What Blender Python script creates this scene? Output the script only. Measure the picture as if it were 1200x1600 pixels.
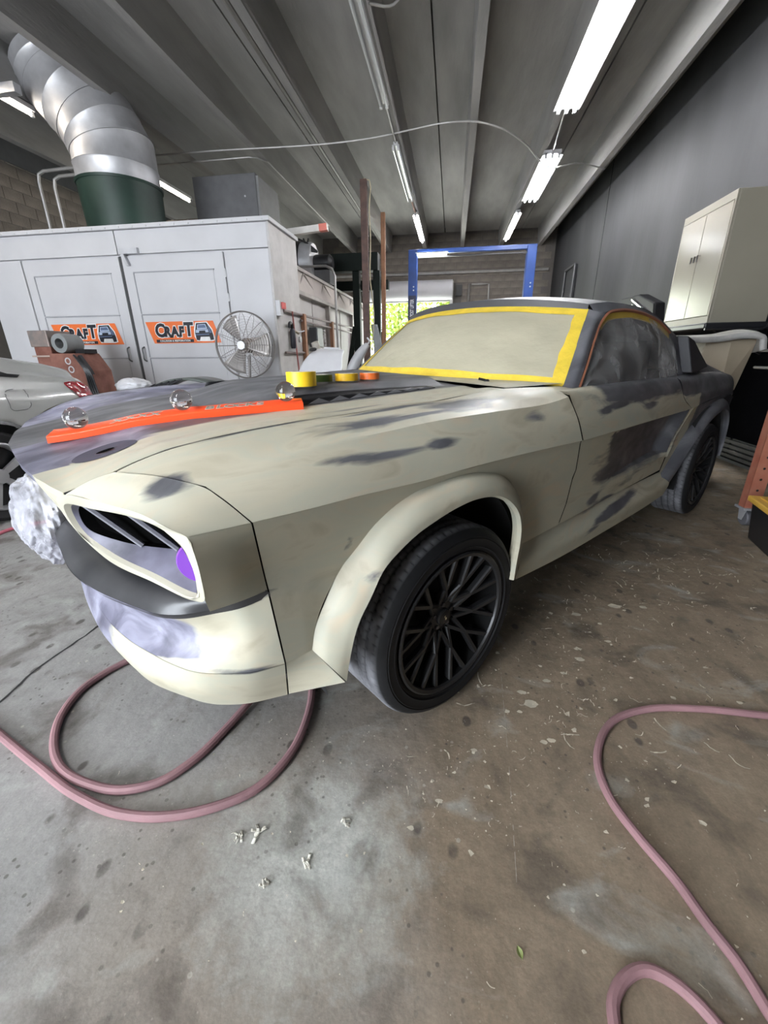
import bpy, bmesh, math, random
import numpy as np
from mathutils import Vector, Matrix
random.seed(7); np.random.seed(7)
for o in list(bpy.data.objects): bpy.data.objects.remove(o, do_unlink=True)
SC = bpy.context.scene
COL = SC.collection
R = math.radians
PI = math.pi

# ---------------------------------------------------------------- camera
cam = bpy.data.cameras.new('camera'); camo = bpy.data.objects.new('camera', cam); COL.objects.link(camo)
cam.sensor_fit = 'VERTICAL'; cam.sensor_height = 36.0; cam.sensor_width = 27.0
cam.lens = 36.0 * 645.0 / 1600.0; cam.clip_start = 0.05; cam.clip_end = 200
CR = Matrix(((0.98817, -0.04565, 0.14638), (0.15305, 0.35190, -0.92344), (-0.00935, 0.93493, 0.35472)))
camo.matrix_world = Matrix.Translation((0, 0, 1.13)) @ CR.to_4x4()
SC.camera = camo

# ---------------------------------------------------------------- world, daylight, exposure
W = bpy.data.worlds.new('world'); SC.world = W; W.use_nodes = True
W.node_tree.nodes['Background'].inputs[0].default_value = (0.80, 0.90, 1.0, 1)
W.node_tree.nodes['Background'].inputs[1].default_value = 3.0
def area(name, loc, rot, sx, sy, power, col):
    l = bpy.data.lights.new(name, 'AREA'); l.shape = 'RECTANGLE'; l.size = sx; l.size_y = sy
    l.energy = power; l.color = col
    o = bpy.data.objects.new(name, l); COL.objects.link(o); o.location = loc; o.rotation_euler = rot
    return o
area('daylight_front_door', (-4.3, -3.9, 1.75), (R(90), 0, 0), 4.6, 3.4, 250, (0.88, 0.93, 1.0))
area('daylight_back_door', (-1.45, 16.15, 1.5), (R(-90), 0, 0), 2.5, 2.6, 90, (0.95, 1.0, 0.9))
sun = bpy.data.lights.new('sun', 'SUN'); sun.energy = 9; sun.angle = R(0.6); sun.color = (1, .95, .85)
suno = bpy.data.objects.new('sun', sun); COL.objects.link(suno); suno.rotation_euler = (R(12), R(42), 0)
SC.cycles.use_denoising = True
SC.view_settings.view_transform = 'Standard'; SC.view_settings.look = 'None'
SC.view_settings.gamma = 1.0; SC.view_settings.use_curve_mapping = False
SC.view_settings.exposure = 1.42

# ---------------------------------------------------------------- materials
MATS = {}
def nt(name):
    m = bpy.data.materials.new(name); m.use_nodes = True
    t = m.node_tree; return m, t, t.nodes, t.links, t.nodes['Principled BSDF']
def mat(name, col, rough=0.5, metal=0.0, var=0.12, scale=6.0, bump=0.0, bscale=40.0, col2=None, stretch=(1, 1, 1), spec=0.5, alpha=1.0, coat=0.0, thr=None):
    """procedural principled material: colour varied by noise, optional second colour and bump"""
    if name in MATS: return MATS[name]
    m, t, N, L, B = nt(name)
    tc = N.new('ShaderNodeTexCoord'); mp = N.new('ShaderNodeMapping'); mp.inputs['Scale'].default_value = stretch
    L.new(tc.outputs['Object'], mp.inputs['Vector'])
    nz = N.new('ShaderNodeTexNoise'); nz.inputs['Scale'].default_value = scale; nz.inputs['Detail'].default_value = 6
    L.new(mp.outputs['Vector'], nz.inputs['Vector'])
    rp = N.new('ShaderNodeValToRGB')
    a, b = thr if thr else (0.3, 0.7)
    rp.color_ramp.elements[0].position = a; rp.color_ramp.elements[1].position = b
    c2 = col2 if col2 else tuple(min(1, c * (1 + var)) for c in col)
    c1 = col if col2 else tuple(c * (1 - var) for c in col)
    rp.color_ramp.elements[0].color = (*c1, 1); rp.color_ramp.elements[1].color = (*c2, 1)
    L.new(nz.outputs['Fac'], rp.inputs['Fac']); L.new(rp.outputs['Color'], B.inputs['Base Color'])
    B.inputs['Roughness'].default_value = rough; B.inputs['Metallic'].default_value = metal
    B.inputs['Specular IOR Level'].default_value = spec; B.inputs['Alpha'].default_value = alpha
    B.inputs['Coat Weight'].default_value = coat
    if bump:
        n2 = N.new('ShaderNodeTexNoise'); n2.inputs['Scale'].default_value = bscale; n2.inputs['Detail'].default_value = 5
        L.new(mp.outputs['Vector'], n2.inputs['Vector'])
        bp = N.new('ShaderNodeBump'); bp.inputs['Strength'].default_value = bump; bp.inputs['Distance'].default_value = 0.02
        L.new(n2.outputs['Fac'], bp.inputs['Height']); L.new(bp.outputs['Normal'], B.inputs['Normal'])
    MATS[name] = m; return m
def emat(name, col, s):
    if name in MATS: return MATS[name]
    m, t, N, L, B = nt(name)
    B.inputs['Base Color'].default_value = (*col, 1); B.inputs['Emission Color'].default_value = (*col, 1); B.inputs['Emission Strength'].default_value = s
    MATS[name] = m; return m

# ---------------------------------------------------------------- mesh helpers
def cat(P, n):
    """resample a polyline of control points into n points along a Catmull-Rom curve (chord parameter)"""
    P = np.array(P, float)
    if len(P) == 2: return P[0] + (P[1] - P[0]) * np.linspace(0, 1, n)[:, None]
    d = np.r_[0, np.cumsum(np.maximum(np.linalg.norm(np.diff(P, axis=0), axis=1), 1e-9))]
    m = np.gradient(P, d, axis=0) if len(P) > 2 else None
    out = []
    for x in np.linspace(0, d[-1], n):
        i = min(len(P) - 2, max(0, int(np.searchsorted(d, x, 'right') - 1)))
        h = d[i + 1] - d[i]; u = (x - d[i]) / h
        out.append((2*u**3-3*u**2+1)*P[i] + (u**3-2*u**2+u)*h*m[i] + (-2*u**3+3*u**2)*P[i+1] + (u**3-u**2)*h*m[i+1])
    return np.array(out)
def loft(rows, nu, nv, lin=False):
    """rows of control curves -> grid nv x nu"""
    Rw = np.array([cat(r, nu) for r in rows])
    if lin or len(rows) == 2:
        out = []; k = len(rows) - 1
        for x in np.linspace(0, k, nv):
            i = min(k - 1, int(x)); u = x - i; out.append(Rw[i] * (1 - u) + Rw[i + 1] * u)
        return np.array(out)
    return np.stack([cat(Rw[:, j], nv) for j in range(nu)], axis=1)

class MB:
    def __init__(s): s.v = []; s.f = []
    def grid(s, G, closed=False, flip=False):
        G = np.asarray(G, float); nv, nu = G.shape[:2]; b = len(s.v)
        s.v += [tuple(p) for p in G.reshape(-1, 3)]
        for i in range(nv - 1):
            for j in range(nu if closed else nu - 1):
                k = (j + 1) % nu
                q = (b+i*nu+j, b+i*nu+k, b+(i+1)*nu+k, b+(i+1)*nu+j)
                s.f.append(q[::-1] if flip else q)
        return s
    def poly(s, pts):
        b = len(s.v); s.v += [tuple(p) for p in pts]; s.f.append(tuple(range(b, b + len(pts)))); return s
    def box(s, c, d, rz=0.0, rot=None):
        b = len(s.v); c = Vector(c); M = rot if rot else Matrix.Rotation(rz, 3, 'Z')
        for x in (-.5, .5):
            for y in (-.5, .5):
                for z in (-.5, .5): s.v.append(tuple(c + M @ Vector((x*d[0], y*d[1], z*d[2]))))
        for q in ((0,1,3,2),(4,6,7,5),(0,4,5,1),(2,3,7,6),(0,2,6,4),(1,5,7,3)): s.f.append(tuple(b+i for i in q))
        return s
    def rng(s, x0, x1, y0, y1, z0, z1): return s.box(((x0+x1)/2, (y0+y1)/2, (z0+z1)/2), (x1-x0, y1-y0, z1-z0))
    def tube(s, path, r, n=8, closed=False, caps=True):
        P = [Vector(p) for p in path]; m = len(P); b = len(s.v); up = Vector((0, 0, 1)); prev = None
        for i in range(m):
            if closed: t = P[(i+1) % m] - P[i-1]
            else: t = P[min(i+1, m-1)] - P[max(i-1, 0)]
            t.normalize()
            if prev is None:
                a = t.cross(up)
                if a.length < 1e-3: a = t.cross(Vector((1, 0, 0)))
            else: a = prev - t * prev.dot(t)
            a.normalize(); prev = a; c = t.cross(a); rr = r[i] if hasattr(r, '__len__') else r
            for k in range(n):
                th = 2*PI*k/n; s.v.append(tuple(P[i] + (a*math.cos(th) + c*math.sin(th)) * rr))
        for i in range(m if closed else m-1):
            for k in range(n):
                i2 = (i+1) % m
                s.f.append((b+i*n+k, b+i*n+(k+1) % n, b+i2*n+(k+1) % n, b+i2*n+k))
        if caps and not closed:
            s.f.append(tuple(b+k for k in range(n))[::-1]); s.f.append(tuple(b+(m-1)*n+k for k in range(n)))
        return s
    def lathe(s, prof, n=32, c=(0,0,0), axis='Z', closed=False):
        """prof: (radius, height) pairs revolved about an axis through c"""
        b = len(s.v); m = len(prof)
        for r, h in prof:
            for k in range(n):
                a = 2*PI*k/n; x, y = r*math.cos(a), r*math.sin(a)
                p = {'Z': (x, y, h), 'Y': (x, h, y), 'X': (h, x, y)}[axis]
                s.v.append((p[0]+c[0], p[1]+c[1], p[2]+c[2]))
        for i in range(m if closed else m-1):
            i2 = (i+1) % m
            for k in range(n): s.f.append((b+i*n+k, b+i*n+(k+1) % n, b+i2*n+(k+1) % n, b+i2*n+k))
        return s
    def cyl(s, c, r, h, n=24, axis='Z'):
        return s.lathe([(0, -h/2), (r, -h/2), (r, h/2), (0, h/2)], n, c, axis)
    def prism(s, pts, vec):
        """closed polygon (3d points) extruded along vec"""
        b = len(s.v); n = len(pts); v = Vector(vec)
        s.v += [tuple(p) for p in pts] + [tuple(Vector(p)+v) for p in pts]
        s.f.append(tuple(b+i for i in range(n))[::-1]); s.f.append(tuple(b+n+i for i in range(n)))
        for i in range(n): s.f.append((b+i, b+(i+1) % n, b+n+(i+1) % n, b+n+i))
        return s
    def build(s, name, m, parent=None, smooth=True, ang=35, loc=None, rz=None, weld=True, bevel=0):
        me = bpy.data.meshes.new(name); me.from_pydata(s.v, [], s.f); me.validate()
        bm = bmesh.new(); bm.from_mesh(me)
        if weld: bmesh.ops.remove_doubles(bm, verts=bm.verts, dist=1e-5)
        bmesh.ops.recalc_face_normals(bm, faces=bm.faces); bm.to_mesh(me); bm.free()
        me.materials.append(m)
        if smooth:
            for p in me.polygons: p.use_smooth = True
            me.set_sharp_from_angle(angle=R(ang))
        o = bpy.data.objects.new(name, me); COL.objects.link(o)
        if parent: o.parent = parent
        if loc: o.location = loc
        if rz is not None: o.rotation_euler[2] = rz
        if bevel:
            md = o.modifiers.new('bevel', 'BEVEL'); md.width = bevel; md.segments = 2; md.limit_method = 'ANGLE'; md.angle_limit = R(40)
        return o
def tag(o, label=None, cat_=None, group=None, kind=None):
    if label: o['label'] = label
    if cat_: o['category'] = cat_
    if group: o['group'] = group
    if kind: o['kind'] = kind
    return o
def empty(name, loc, rz=0, label=None, cat_=None, group=None, kind=None):
    o = bpy.data.objects.new(name, None); COL.objects.link(o); o.location = loc; o.rotation_euler[2] = rz
    o.empty_display_size = 0.1
    return tag(o, label, cat_, group, kind)
def copy_tree(o, parent=None):
    c = o.copy(); COL.objects.link(c); c.parent = parent
    for ch in list(o.children): copy_tree(ch, c)
    return c
def text_mesh(name, body, size, m, parent, M, offset=0.0, ext=0.001, shear=0.0, space=1.0):
    cu = bpy.data.curves.new(name, 'FONT'); cu.body = body; cu.size = size; cu.extrude = ext; cu.offset = offset
    cu.align_x = 'CENTER'; cu.align_y = 'CENTER'; cu.shear = shear; cu.space_character = space; cu.resolution_u = 3
    to = bpy.data.objects.new(name, cu); COL.objects.link(to)
    dg = bpy.context.evaluated_depsgraph_get(); me = bpy.data.meshes.new_from_object(to.evaluated_get(dg))
    bpy.data.objects.remove(to, do_unlink=True); bpy.data.curves.remove(cu)
    me.transform(M); me.materials.clear(); me.materials.append(m); me.name = name
    o = bpy.data.objects.new(name, me); COL.objects.link(o); o.parent = parent
    return o
def lerp_tab(x, tab):
    return float(np.interp(x, [a for a, b in tab], [b for a, b in tab]))
def sst(a, b, x):
    u = min(1, max(0, (x-a)/(b-a))); return u*u*(3-2*u)

# ================================================================ THE ROOM
def floor_mat():
    m, t, N, L, B = nt('stained_concrete')
    tc = N.new('ShaderNodeTexCoord')
    def noise(sc, det=6, st=(1,1,1), dist=0.0, rough=0.55):
        mp = N.new('ShaderNodeMapping'); mp.inputs['Scale'].default_value = st; L.new(tc.outputs['Object'], mp.inputs['Vector'])
        n = N.new('ShaderNodeTexNoise'); n.inputs['Scale'].default_value = sc; n.inputs['Detail'].default_value = det
        n.inputs['Distortion'].default_value = dist; n.inputs['Roughness'].default_value = rough
        L.new(mp.outputs['Vector'], n.inputs['Vector']); return n.outputs['Fac']
    def ramp(f, a, b, c0=(0,0,0), c1=(1,1,1)):
        r = N.new('ShaderNodeValToRGB'); r.color_ramp.elements[0].position = a; r.color_ramp.elements[1].position = b
        r.color_ramp.elements[0].color = (*c0, 1); r.color_ramp.elements[1].color = (*c1, 1); L.new(f, r.inputs['Fac']); return r.outputs['Color']
    def mix(f, a, b, mode='MIX'):
        x = N.new('ShaderNodeMix'); x.data_type = 'RGBA'; x.blend_type = mode
        for sock, val in ((x.inputs['Factor'], f), (x.inputs['A'], a), (x.inputs['B'], b)):
            if isinstance(val, (int, float)): sock.default_value = val
            elif isinstance(val, tuple): sock.default_value = (*val, 1)
            else: L.new(val, sock)
        return x.outputs['Result']
    def math_(op, a, b):
        x = N.new('ShaderNodeMath'); x.operation = op
        for i, val in enumerate((a, b)):
            if isinstance(val, (int, float)): x.inputs[i].default_value = val
            else: L.new(val, x.inputs[i])
        return x.outputs[0]
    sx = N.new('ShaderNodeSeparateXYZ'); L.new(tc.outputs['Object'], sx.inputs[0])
    # grey left to brown right: partly real stain, partly warmer light put into the colour
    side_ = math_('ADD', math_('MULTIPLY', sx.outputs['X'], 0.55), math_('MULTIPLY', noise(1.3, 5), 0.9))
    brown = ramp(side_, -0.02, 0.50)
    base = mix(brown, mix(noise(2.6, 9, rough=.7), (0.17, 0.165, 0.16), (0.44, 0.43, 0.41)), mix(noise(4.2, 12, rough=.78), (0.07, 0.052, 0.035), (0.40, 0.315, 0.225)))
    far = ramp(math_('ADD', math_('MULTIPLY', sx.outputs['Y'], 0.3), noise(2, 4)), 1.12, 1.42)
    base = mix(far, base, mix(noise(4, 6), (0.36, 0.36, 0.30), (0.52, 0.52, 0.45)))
    # patch of sanding dust in front of the bumper
    vd = N.new('ShaderNodeVectorMath'); vd.operation = 'DISTANCE'; vd.inputs[1].default_value = (-.27, .60, 0)
    L.new(tc.outputs['Object'], vd.inputs[0])
    dust = ramp(math_('ADD', vd.outputs['Value'], math_('MULTIPLY', noise(7, 8, rough=.75), 0.55)), 0.34, 0.56, (1,1,1), (0,0,0))
    base = mix(math_('MULTIPLY', dust, 0.85), base, mix(noise(90, 4), (0.34, 0.35, 0.32), (0.62, 0.63, 0.58)))
    # dark oil spots and blotches
    vo = N.new('ShaderNodeTexVoronoi'); vo.inputs['Scale'].default_value = 11; vo.inputs['Randomness'].default_value = 1
    mpv = N.new('ShaderNodeMapping'); mpv.inputs['Scale'].default_value = (1.2, 0.8, 1); L.new(tc.outputs['Object'], mpv.inputs['Vector']); L.new(mpv.outputs['Vector'], vo.inputs['Vector'])
    spot = ramp(math_('ADD', vo.outputs['Distance'], math_('MULTIPLY', noise(9, 3), 0.20)), 0.24, 0.31, (1,1,1), (0,0,0))
    gate = ramp(noise(2.7, 4), 0.46, 0.56)
    base = mix(math_('MULTIPLY', math_('MULTIPLY', spot, gate), 0.75), base, (0.06, 0.05, 0.043))
    base = mix(math_('MULTIPLY', ramp(noise(5, 8, dist=0.6), 0.52, 0.66), 0.65), base, (0.085, 0.07, 0.056))
    v3 = N.new('ShaderNodeTexVoronoi'); v3.inputs['Scale'].default_value = 34; L.new(tc.outputs['Object'], v3.inputs['Vector'])
    sp3 = ramp(math_('ADD', v3.outputs['Distance'], math_('MULTIPLY', noise(30, 3), 0.2)), 0.22, 0.28, (1,1,1), (0,0,0))
    base = mix(math_('MULTIPLY', math_('MULTIPLY', sp3, ramp(noise(3.3, 5), 0.47, 0.55)), 0.6), base, (0.06, 0.05, 0.042))
    v4 = N.new('ShaderNodeTexVoronoi'); v4.inputs['Scale'].default_value = 60; L.new(tc.outputs['Object'], v4.inputs['Vector'])
    sp4 = ramp(math_('ADD', v4.outputs['Distance'], math_('MULTIPLY', noise(40, 3), 0.2)), 0.19, 0.23, (1,1,1), (0,0,0))
    base = mix(math_('MULTIPLY', math_('MULTIPLY', sp4, ramp(noise(2.9, 4), 0.45, 0.6)), 0.5), base, (0.50, 0.47, 0.40))
    # pale dust, filler smears and tiny speckle
    base = mix(math_('MULTIPLY', ramp(noise(3.4, 9, (1.0, 1.6, 1), 1.2), 0.57, 0.70), 0.45), base, (0.46, 0.475, 0.44))
    vp = N.new('ShaderNodeTexVoronoi'); vp.inputs['Scale'].default_value = 16; L.new(tc.outputs['Object'], vp.inputs['Vector'])
    drop = ramp(math_('ADD', vp.outputs['Distance'], math_('MULTIPLY', noise(14, 3), 0.12)), 0.135, 0.155, (1,1,1), (0,0,0))
    gate2 = ramp(noise(1.9, 3, (1, 1, 1)), 0.52, 0.56)
    base = mix(math_('MULTIPLY', math_('MULTIPLY', drop, gate2), 0.55), base, (0.52, 0.48, 0.41))
    base = mix(0.35, base, mix(noise(160, 3), (0.3, 0.3, 0.3), (1.6, 1.6, 1.6)), 'MULTIPLY')
    base = mix(0.8, base, mix(noise(30, 7, (1, .5, 1), rough=.7), (0.55, 0.55, 0.55), (1.4, 1.4, 1.4)), 'MULTIPLY')
    L.new(base, B.inputs['Base Color'])
    L.new(ramp(noise(6, 6), 0.3, 0.7, (0.42,)*3, (0.72,)*3), B.inputs['Roughness'])
    B.inputs['Specular IOR Level'].default_value = 0.35
    bp = N.new('ShaderNodeBump'); bp.inputs['Strength'].default_value = 0.35; bp.inputs['Distance'].default_value = 0.006
    L.new(noise(30, 8), bp.inputs['Height']); L.new(bp.outputs['Normal'], B.inputs['Normal'])
    return m
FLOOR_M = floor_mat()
CONC = mat('ceiling_concrete', (0.21, 0.205, 0.20), 0.85, scale=1.6, col2=(0.34, 0.33, 0.32), stretch=(1.6, .35, 1.6), bump=0.25, bscale=18)
BLOCK = mat('block_wall', (0.11, 0.095, 0.08), 0.9, scale=2.5, col2=(0.24, 0.21, 0.18), bump=0.5, bscale=45)
MORTAR = mat('mortar', (0.12, 0.11, 0.10), 0.95)
DARKW = mat('charcoal_wall_paint', (0.008, 0.0085, 0.010), 0.65, scale=1.2, col2=(0.030, 0.030, 0.033), stretch=(1, 1.0, 0.30), thr=(.36, .74), bump=.08, bscale=14)
DARKT = mat('black_trim', (0.015, 0.015, 0.017), 0.45)
STEEL = mat('galvanised_steel', (0.55, 0.55, 0.57), 0.48, 0.6, scale=4, var=0.18, bump=0.05, bscale=25)
CONDUIT = mat('conduit_grey', (0.42, 0.41, 0.40), 0.45, 0.5)
WHITE = mat('white_enamel', (0.56, 0.555, 0.57), 0.5, scale=2, var=0.05)
WHITE2 = mat('white_trim', (0.48, 0.48, 0.51), 0.5, scale=2, var=0.06)
BLACK = mat('black_plastic', (0.012, 0.012, 0.014), 0.35)
RUBBER = mat('black_rubber', (0.02, 0.02, 0.022), 0.65)
RUST = mat('rusty_brown_steel', (0.11, 0.055, 0.04), 0.7, scale=9, col2=(0.24, 0.11, 0.065), bump=.2)
TUBE_ON = emat('lit_fluorescent_tube', (0.97, 0.98, 1.0), 42.0)
TUBE_WARM = emat('lit_warm_tube', (1.0, 0.90, 0.76), 16.0)
TUBE_OFF = mat('unlit_tube_glass', (0.72, 0.74, 0.74), 0.12, var=.03)
FIX = mat('fixture_enamel', (0.55, 0.55, 0.56), 0.4)

YB = 16.0; XR = 3.1; XL = -8.3; YF = -4.0; ZC = 4.87; ZS = 4.36
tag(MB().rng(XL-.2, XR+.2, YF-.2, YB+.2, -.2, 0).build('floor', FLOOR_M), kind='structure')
tag(MB().rng(-30, 30, YB+.2, 45, -.3, -.05).rng(-30, 30, -30, YF-.2, -.3, -.05).build('ground_outside', mat('asphalt', (.3, .3, .29), .9)), kind='structure', label='grey asphalt ground outside the roll-up doors')
# control joint cut in the slab, a raised dark line of filler
jt = MB()
for path in ([(-1.545, .55, .001), (-1.52, .90, .001), (-1.54, 1.06, .001), (-1.53, 1.2, .001), (-1.521, 1.38, .001), (-1.50, 1.64, .001), (-1.50, 2.4, .001)],):
    P = cat(path, 60); rng_ = np.random.RandomState(3)
    w = .003 + .004 * rng_.rand(60); off = (rng_.rand(60) - .5) * .008
    jt.grid([[(p[0]+off[i]-w[i], p[1], .0012) for i, p in enumerate(P)], [(p[0]+off[i]+w[i], p[1], .0012) for i, p in enumerate(P)]])
FLR = bpy.data.objects['floor']
sc2 = MB(); P = cat([(.252, 1.62, 0), (.245, 1.45, 0), (.232, 1.2, 0), (.218, .9, 0), (.20, .62, 0)], 80); rq = np.random.RandomState(8)
for i in range(79):
    if rq.rand() < .62: sc2.grid([[(P[i][0]-.0012*rq.rand(), P[i][1], .0009), (P[i+1][0]-.0012*rq.rand(), P[i+1][1], .0009)], [(P[i][0]+.0018*rq.rand(), P[i][1], .0009), (P[i+1][0]+.0018*rq.rand(), P[i+1][1], .0009)]])
sc2.build('floor_scratch', mat('scratch_pale', (.36, .33, .28), .9), FLR, weld=False)
jt.build('floor_joint', mat('joint_filler', (.025, .024, .023), .9), FLR)

# precast double-tee roof: each tee is one slab with two tapered stems
ceil = tag(MB().rng(XL-.2, XR+.2, YF-.2, YB+.2, ZC+.13, ZC+.25).build('ceiling', CONC), kind='structure')
def tee(x0, x1, stems):
    m = MB().rng(x0+.011, x1-.011, YF, YB, ZC, ZC+.12)
    for xc in stems:
        a, b = .055, .085
        pr = [(xc-a, YF, ZS), (xc+a, YF, ZS), (xc+b, YF, ZC+.002), (xc-b, YF, ZC+.002)]
        m.prism(pr, (0, YB-YF, 0))
    return m.build('double_tee_slab', CONC, ceil, smooth=False)
for x0, x1, st in ((-8.35, -7.65, ()), (-7.65, -5.24, (-7.05, -5.84)), (-5.24, -2.83, (-4.645, -3.43)), (-2.83, -.42, (-2.24, -1.045)), (-.42, 1.99, (.155, 1.37)), (1.99, 3.2, (2.585,))):
    tee(x0, x1, st)

# right wall: charcoal painted tilt-up panels with open joints
wr = tag(MB().rng(XR+.03, XR+.25, YF-.2, YB+.2, 0, ZC+.13).build('wall_right', DARKT), kind='structure')
for y0, y1 in ((YF, -.9), (-.9, 5.1), (5.1, 11.1), (11.1, YB)):
    MB().rng(XR, XR+.03, y0+.02, y1-.02, 0, ZC).build('wall_panel', DARKW, wr, smooth=False)
# black ribbed skirting on the lower part of that wall
bb = tag(MB().rng(XR-.06, XR, 1.0, 12, 0, .03).build('baseboard_right', DARKT), kind='structure')
for i in range(4):
    MB().rng(XR-.055+.006*i, XR, 1.0, 12, .045+.05*i, .075+.05*i).build('skirting_rail', mat('black_rail', (.03, .03, .032), .3), bb)
MB().rng(XR-.014, XR, 1.0, 7.6, .24, 1.33).build('wall_skirt', mat('black_skirt', (.005, .005, .006), .8, spec=0.0), wr, smooth=False)
# steel-framed dark door far along the right wall
dr = tag(MB().rng(XR-.03, XR-.005, 12.9, 13.9, 0, 3.3).build('door_2', mat('dark_door', (.02, .021, .023), .5)), kind='structure')
m = MB()
for a, b in (((12.9, 0), (12.9, 3.3)), ((12.9, 3.3), (13.9, 3.3)), ((13.9, 3.3), (13.9, 0))): m.tube([(XR-.06, a[0], a[1]), (XR-.06, b[0], b[1])], .03)
m.build('door_frame', mat('dark_frame', (.05, .05, .052), .4), dr)

# block courses laid one by one on the back and left walls
def block_mesh(l, h, d=.012):
    b = MB().box((0, 0, 0), (l-.012, d, h-.012)); o = b.build('concrete_block', BLOCK, smooth=False); me = o.data
    bpy.data.objects.remove(o, do_unlink=True); return me
BM_ = block_mesh(.4, .2)
def lay(parent, fn, u0, u1, z0, z1, skip, rz, L_=.4, H_=.2):
    n = 0; r = 0; z = z0
    while z < z1 - .05:
        u = u0 - (L_/2 if r % 2 else 0)
        while u < u1 - .05:
            if u >= u0 - .01 and u + L_ <= u1 + .01 and not skip(u+L_/2, z+H_/2):
                o = bpy.data.objects.new('concrete_block', BM_); COL.objects.link(o); o.parent = parent
                o.location = fn(u+L_/2, z+H_/2); o.rotation_euler[2] = rz
                n += 1
            u += L_
        z += H_; r += 1
    return n
DX0, DX1, DZ = -3.05, -.15, 2.88
wb = tag(MB().rng(XL-.2, DX0, YB, YB+.2, 0, ZC+.13).rng(DX1, XR+.2, YB, YB+.2, 0, ZC+.13).rng(DX0, DX1, YB, YB+.2, DZ, ZC+.13).build('wall_back', MORTAR), kind='structure')
lay(wb, lambda u, z: (u, YB-.006, z), -4.2, 3.0, 2.8, ZC-.02, lambda u, z: DX0-.2 < u < DX1+.2 and z < 3.5, 0)
wl = tag(MB().rng(XL-.2, XL, YF-.2, YB+.2, 0, ZC+.13).build('wall_left', MORTAR), kind='structure')
lay(wl, lambda u, z: (XL+.006, u, z), 6.6, 12.6, 2.5, ZC-.3, lambda u, z: False, R(90))
MB().rng(XL, XL+.05, YF, YB, ZC-.34, ZC).build('bond_beam', mat('bond_beam_concrete', (.10, .10, .10), .9), wl)
# front wall behind the photographer with a wide open bay door on the left
tag(MB().rng(-1.9, XR+.2, YF-.2, YF, 0, ZC+.13).rng(XL-.2, -6.7, YF-.2, YF, 0, ZC+.13).rng(-6.7, -1.9, YF-.2, YF, 3.6, ZC+.13).build('wall_front', BLOCK), kind='structure')

# back roll-up door: coil, curtain slats hanging a little below it, side track
d1 = empty('door_1', (0, 0, 0), kind='structure')
m = MB().lathe([(.0, DX0-.05), (.30, DX0-.05), (.30, DX1+.05), (0, DX1+.05)], 20, (0, YB-.36, 3.16), 'X'); m.build('door_coil', WHITE2, d1)
for i in range(3):
    z = 3.02 - i*.055
    MB().lathe([(0, DX0), (.034, DX0), (.034, DX1), (0, DX1)], 8, (0, YB-.06, z), 'X').build('door_slat', WHITE2, d1)
MB().rng(DX0, DX1, YB-.10, YB-.03, 2.84, 2.885).build('bottom_bar', mat('bar_grey', (.25, .25, .24), .6), d1)
for x in (DX0-.03, DX1+.03): MB().rng(x-.05, x+.05, YB-.14, YB-.01, 0, 3.45).build('door_track', CONDUIT, d1)

# ================================================================ THE PROJECT CAR
# car space: s rearwards from the front axle, t towards the driver's side (facing the camera), z up
CAR = empty('fastback_coupe', (-0.6514, 1.7297, 0), R(49), 'classic fastback coupe in cream filler and grey primer with taped windshield', 'car')
ROLL = .022
def cv(P):
    # the body leans about a degree on its suspension, far side high
    P = np.array(P, float); P[..., 2] += ROLL*(.9-P[..., 1]); P[..., 1] *= -1; return P

# ---- filler / primer blotches, stored per vertex as a signed field and broken up by noise in the shader
BLOTS = [  # centre s,t,z, radii s,t,z, tilt of z along s, weight
    (1.55, .84, .95, .62, .2, .045, .0, 1.0), (2.3, .8, .95, .35, .3, .07, 0, 1.2), (.98, .88, .90, .08, .1, .020, .05, .9),
    (1.15, .87, .915, .20, .1, .016, .05, .8), (1.5, .87, .885, .10, .1, .02, .0, .8),
    (1.62, .83, .665, .58, .2, .125, .02, 1.1), (1.14, .86, .60, .16, .1, .055, .1, .8),
    (1.22, .87, .475, .26, .1, .018, .10, .9), (1.02, .87, .50, .07, .1, .022, .2, .8), (1.30, .87, .405, .30, .1, .022, .09, 1.0), (1.0, .88, .365, .09, .1, .016, .12, .8),
    (.20, .74, .98, .17, .05, .04, 0, .65), (-.05, .68, .97, .22, .014, .04, 0, .8), (-.06, .765, .96, .30, .012, .04, 0, .9), (-.2, .75, .96, .16, .03, .05, 0, .55),
    (-.20, .845, .895, .13, .05, .009, .02, .65), (-.02, .85, .90, .07, .05, .014, .0, .75), (-.32, .845, .90, .08, .05, .010, 0, .6),
    (.46, .87, .93, .06, .05, .018, 0, .5), (-.70, .76, .88, .045, .035, .05, 0, .7),
    (-.36, .91, .71, .018, .06, .026, .4, .8), (-.33, .93, .63, .02, .04, .012, .4, .5),
    (-.44, .665, .96, .20, .008, .03, 0, .6), (-.10, .60, .97, .15, .012, .03, 0, .7), (-.62, .655, .945, .12, .006, .03, 0, .6),
    (-.60, .88, .645, .05, .03, .012, .2, .7), (-.63, .86, .475, .08, .04, .006, -.1, .5), (.30, .90, .815, .0, .0, .0, 0, 0)]
def field(P, extra=None):
    s, t, z = P[:, 0], P[:, 1], P[:, 2]; g = np.full(len(P), -1.0)
    for cs, ct, cz, rs, rt, rz, k, w in BLOTS:
        if not rs: continue
        d = np.sqrt(((s-cs)/rs)**2 + ((t-ct)/rt)**2 + ((z-cz-k*(s-cs))/rz)**2)
        g = np.maximum(g, w*(1.15-d)/ (1.0))
    if extra is not None: g = np.maximum(g, extra(s, t, z))
    return np.clip(g, -1, 1)
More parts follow.
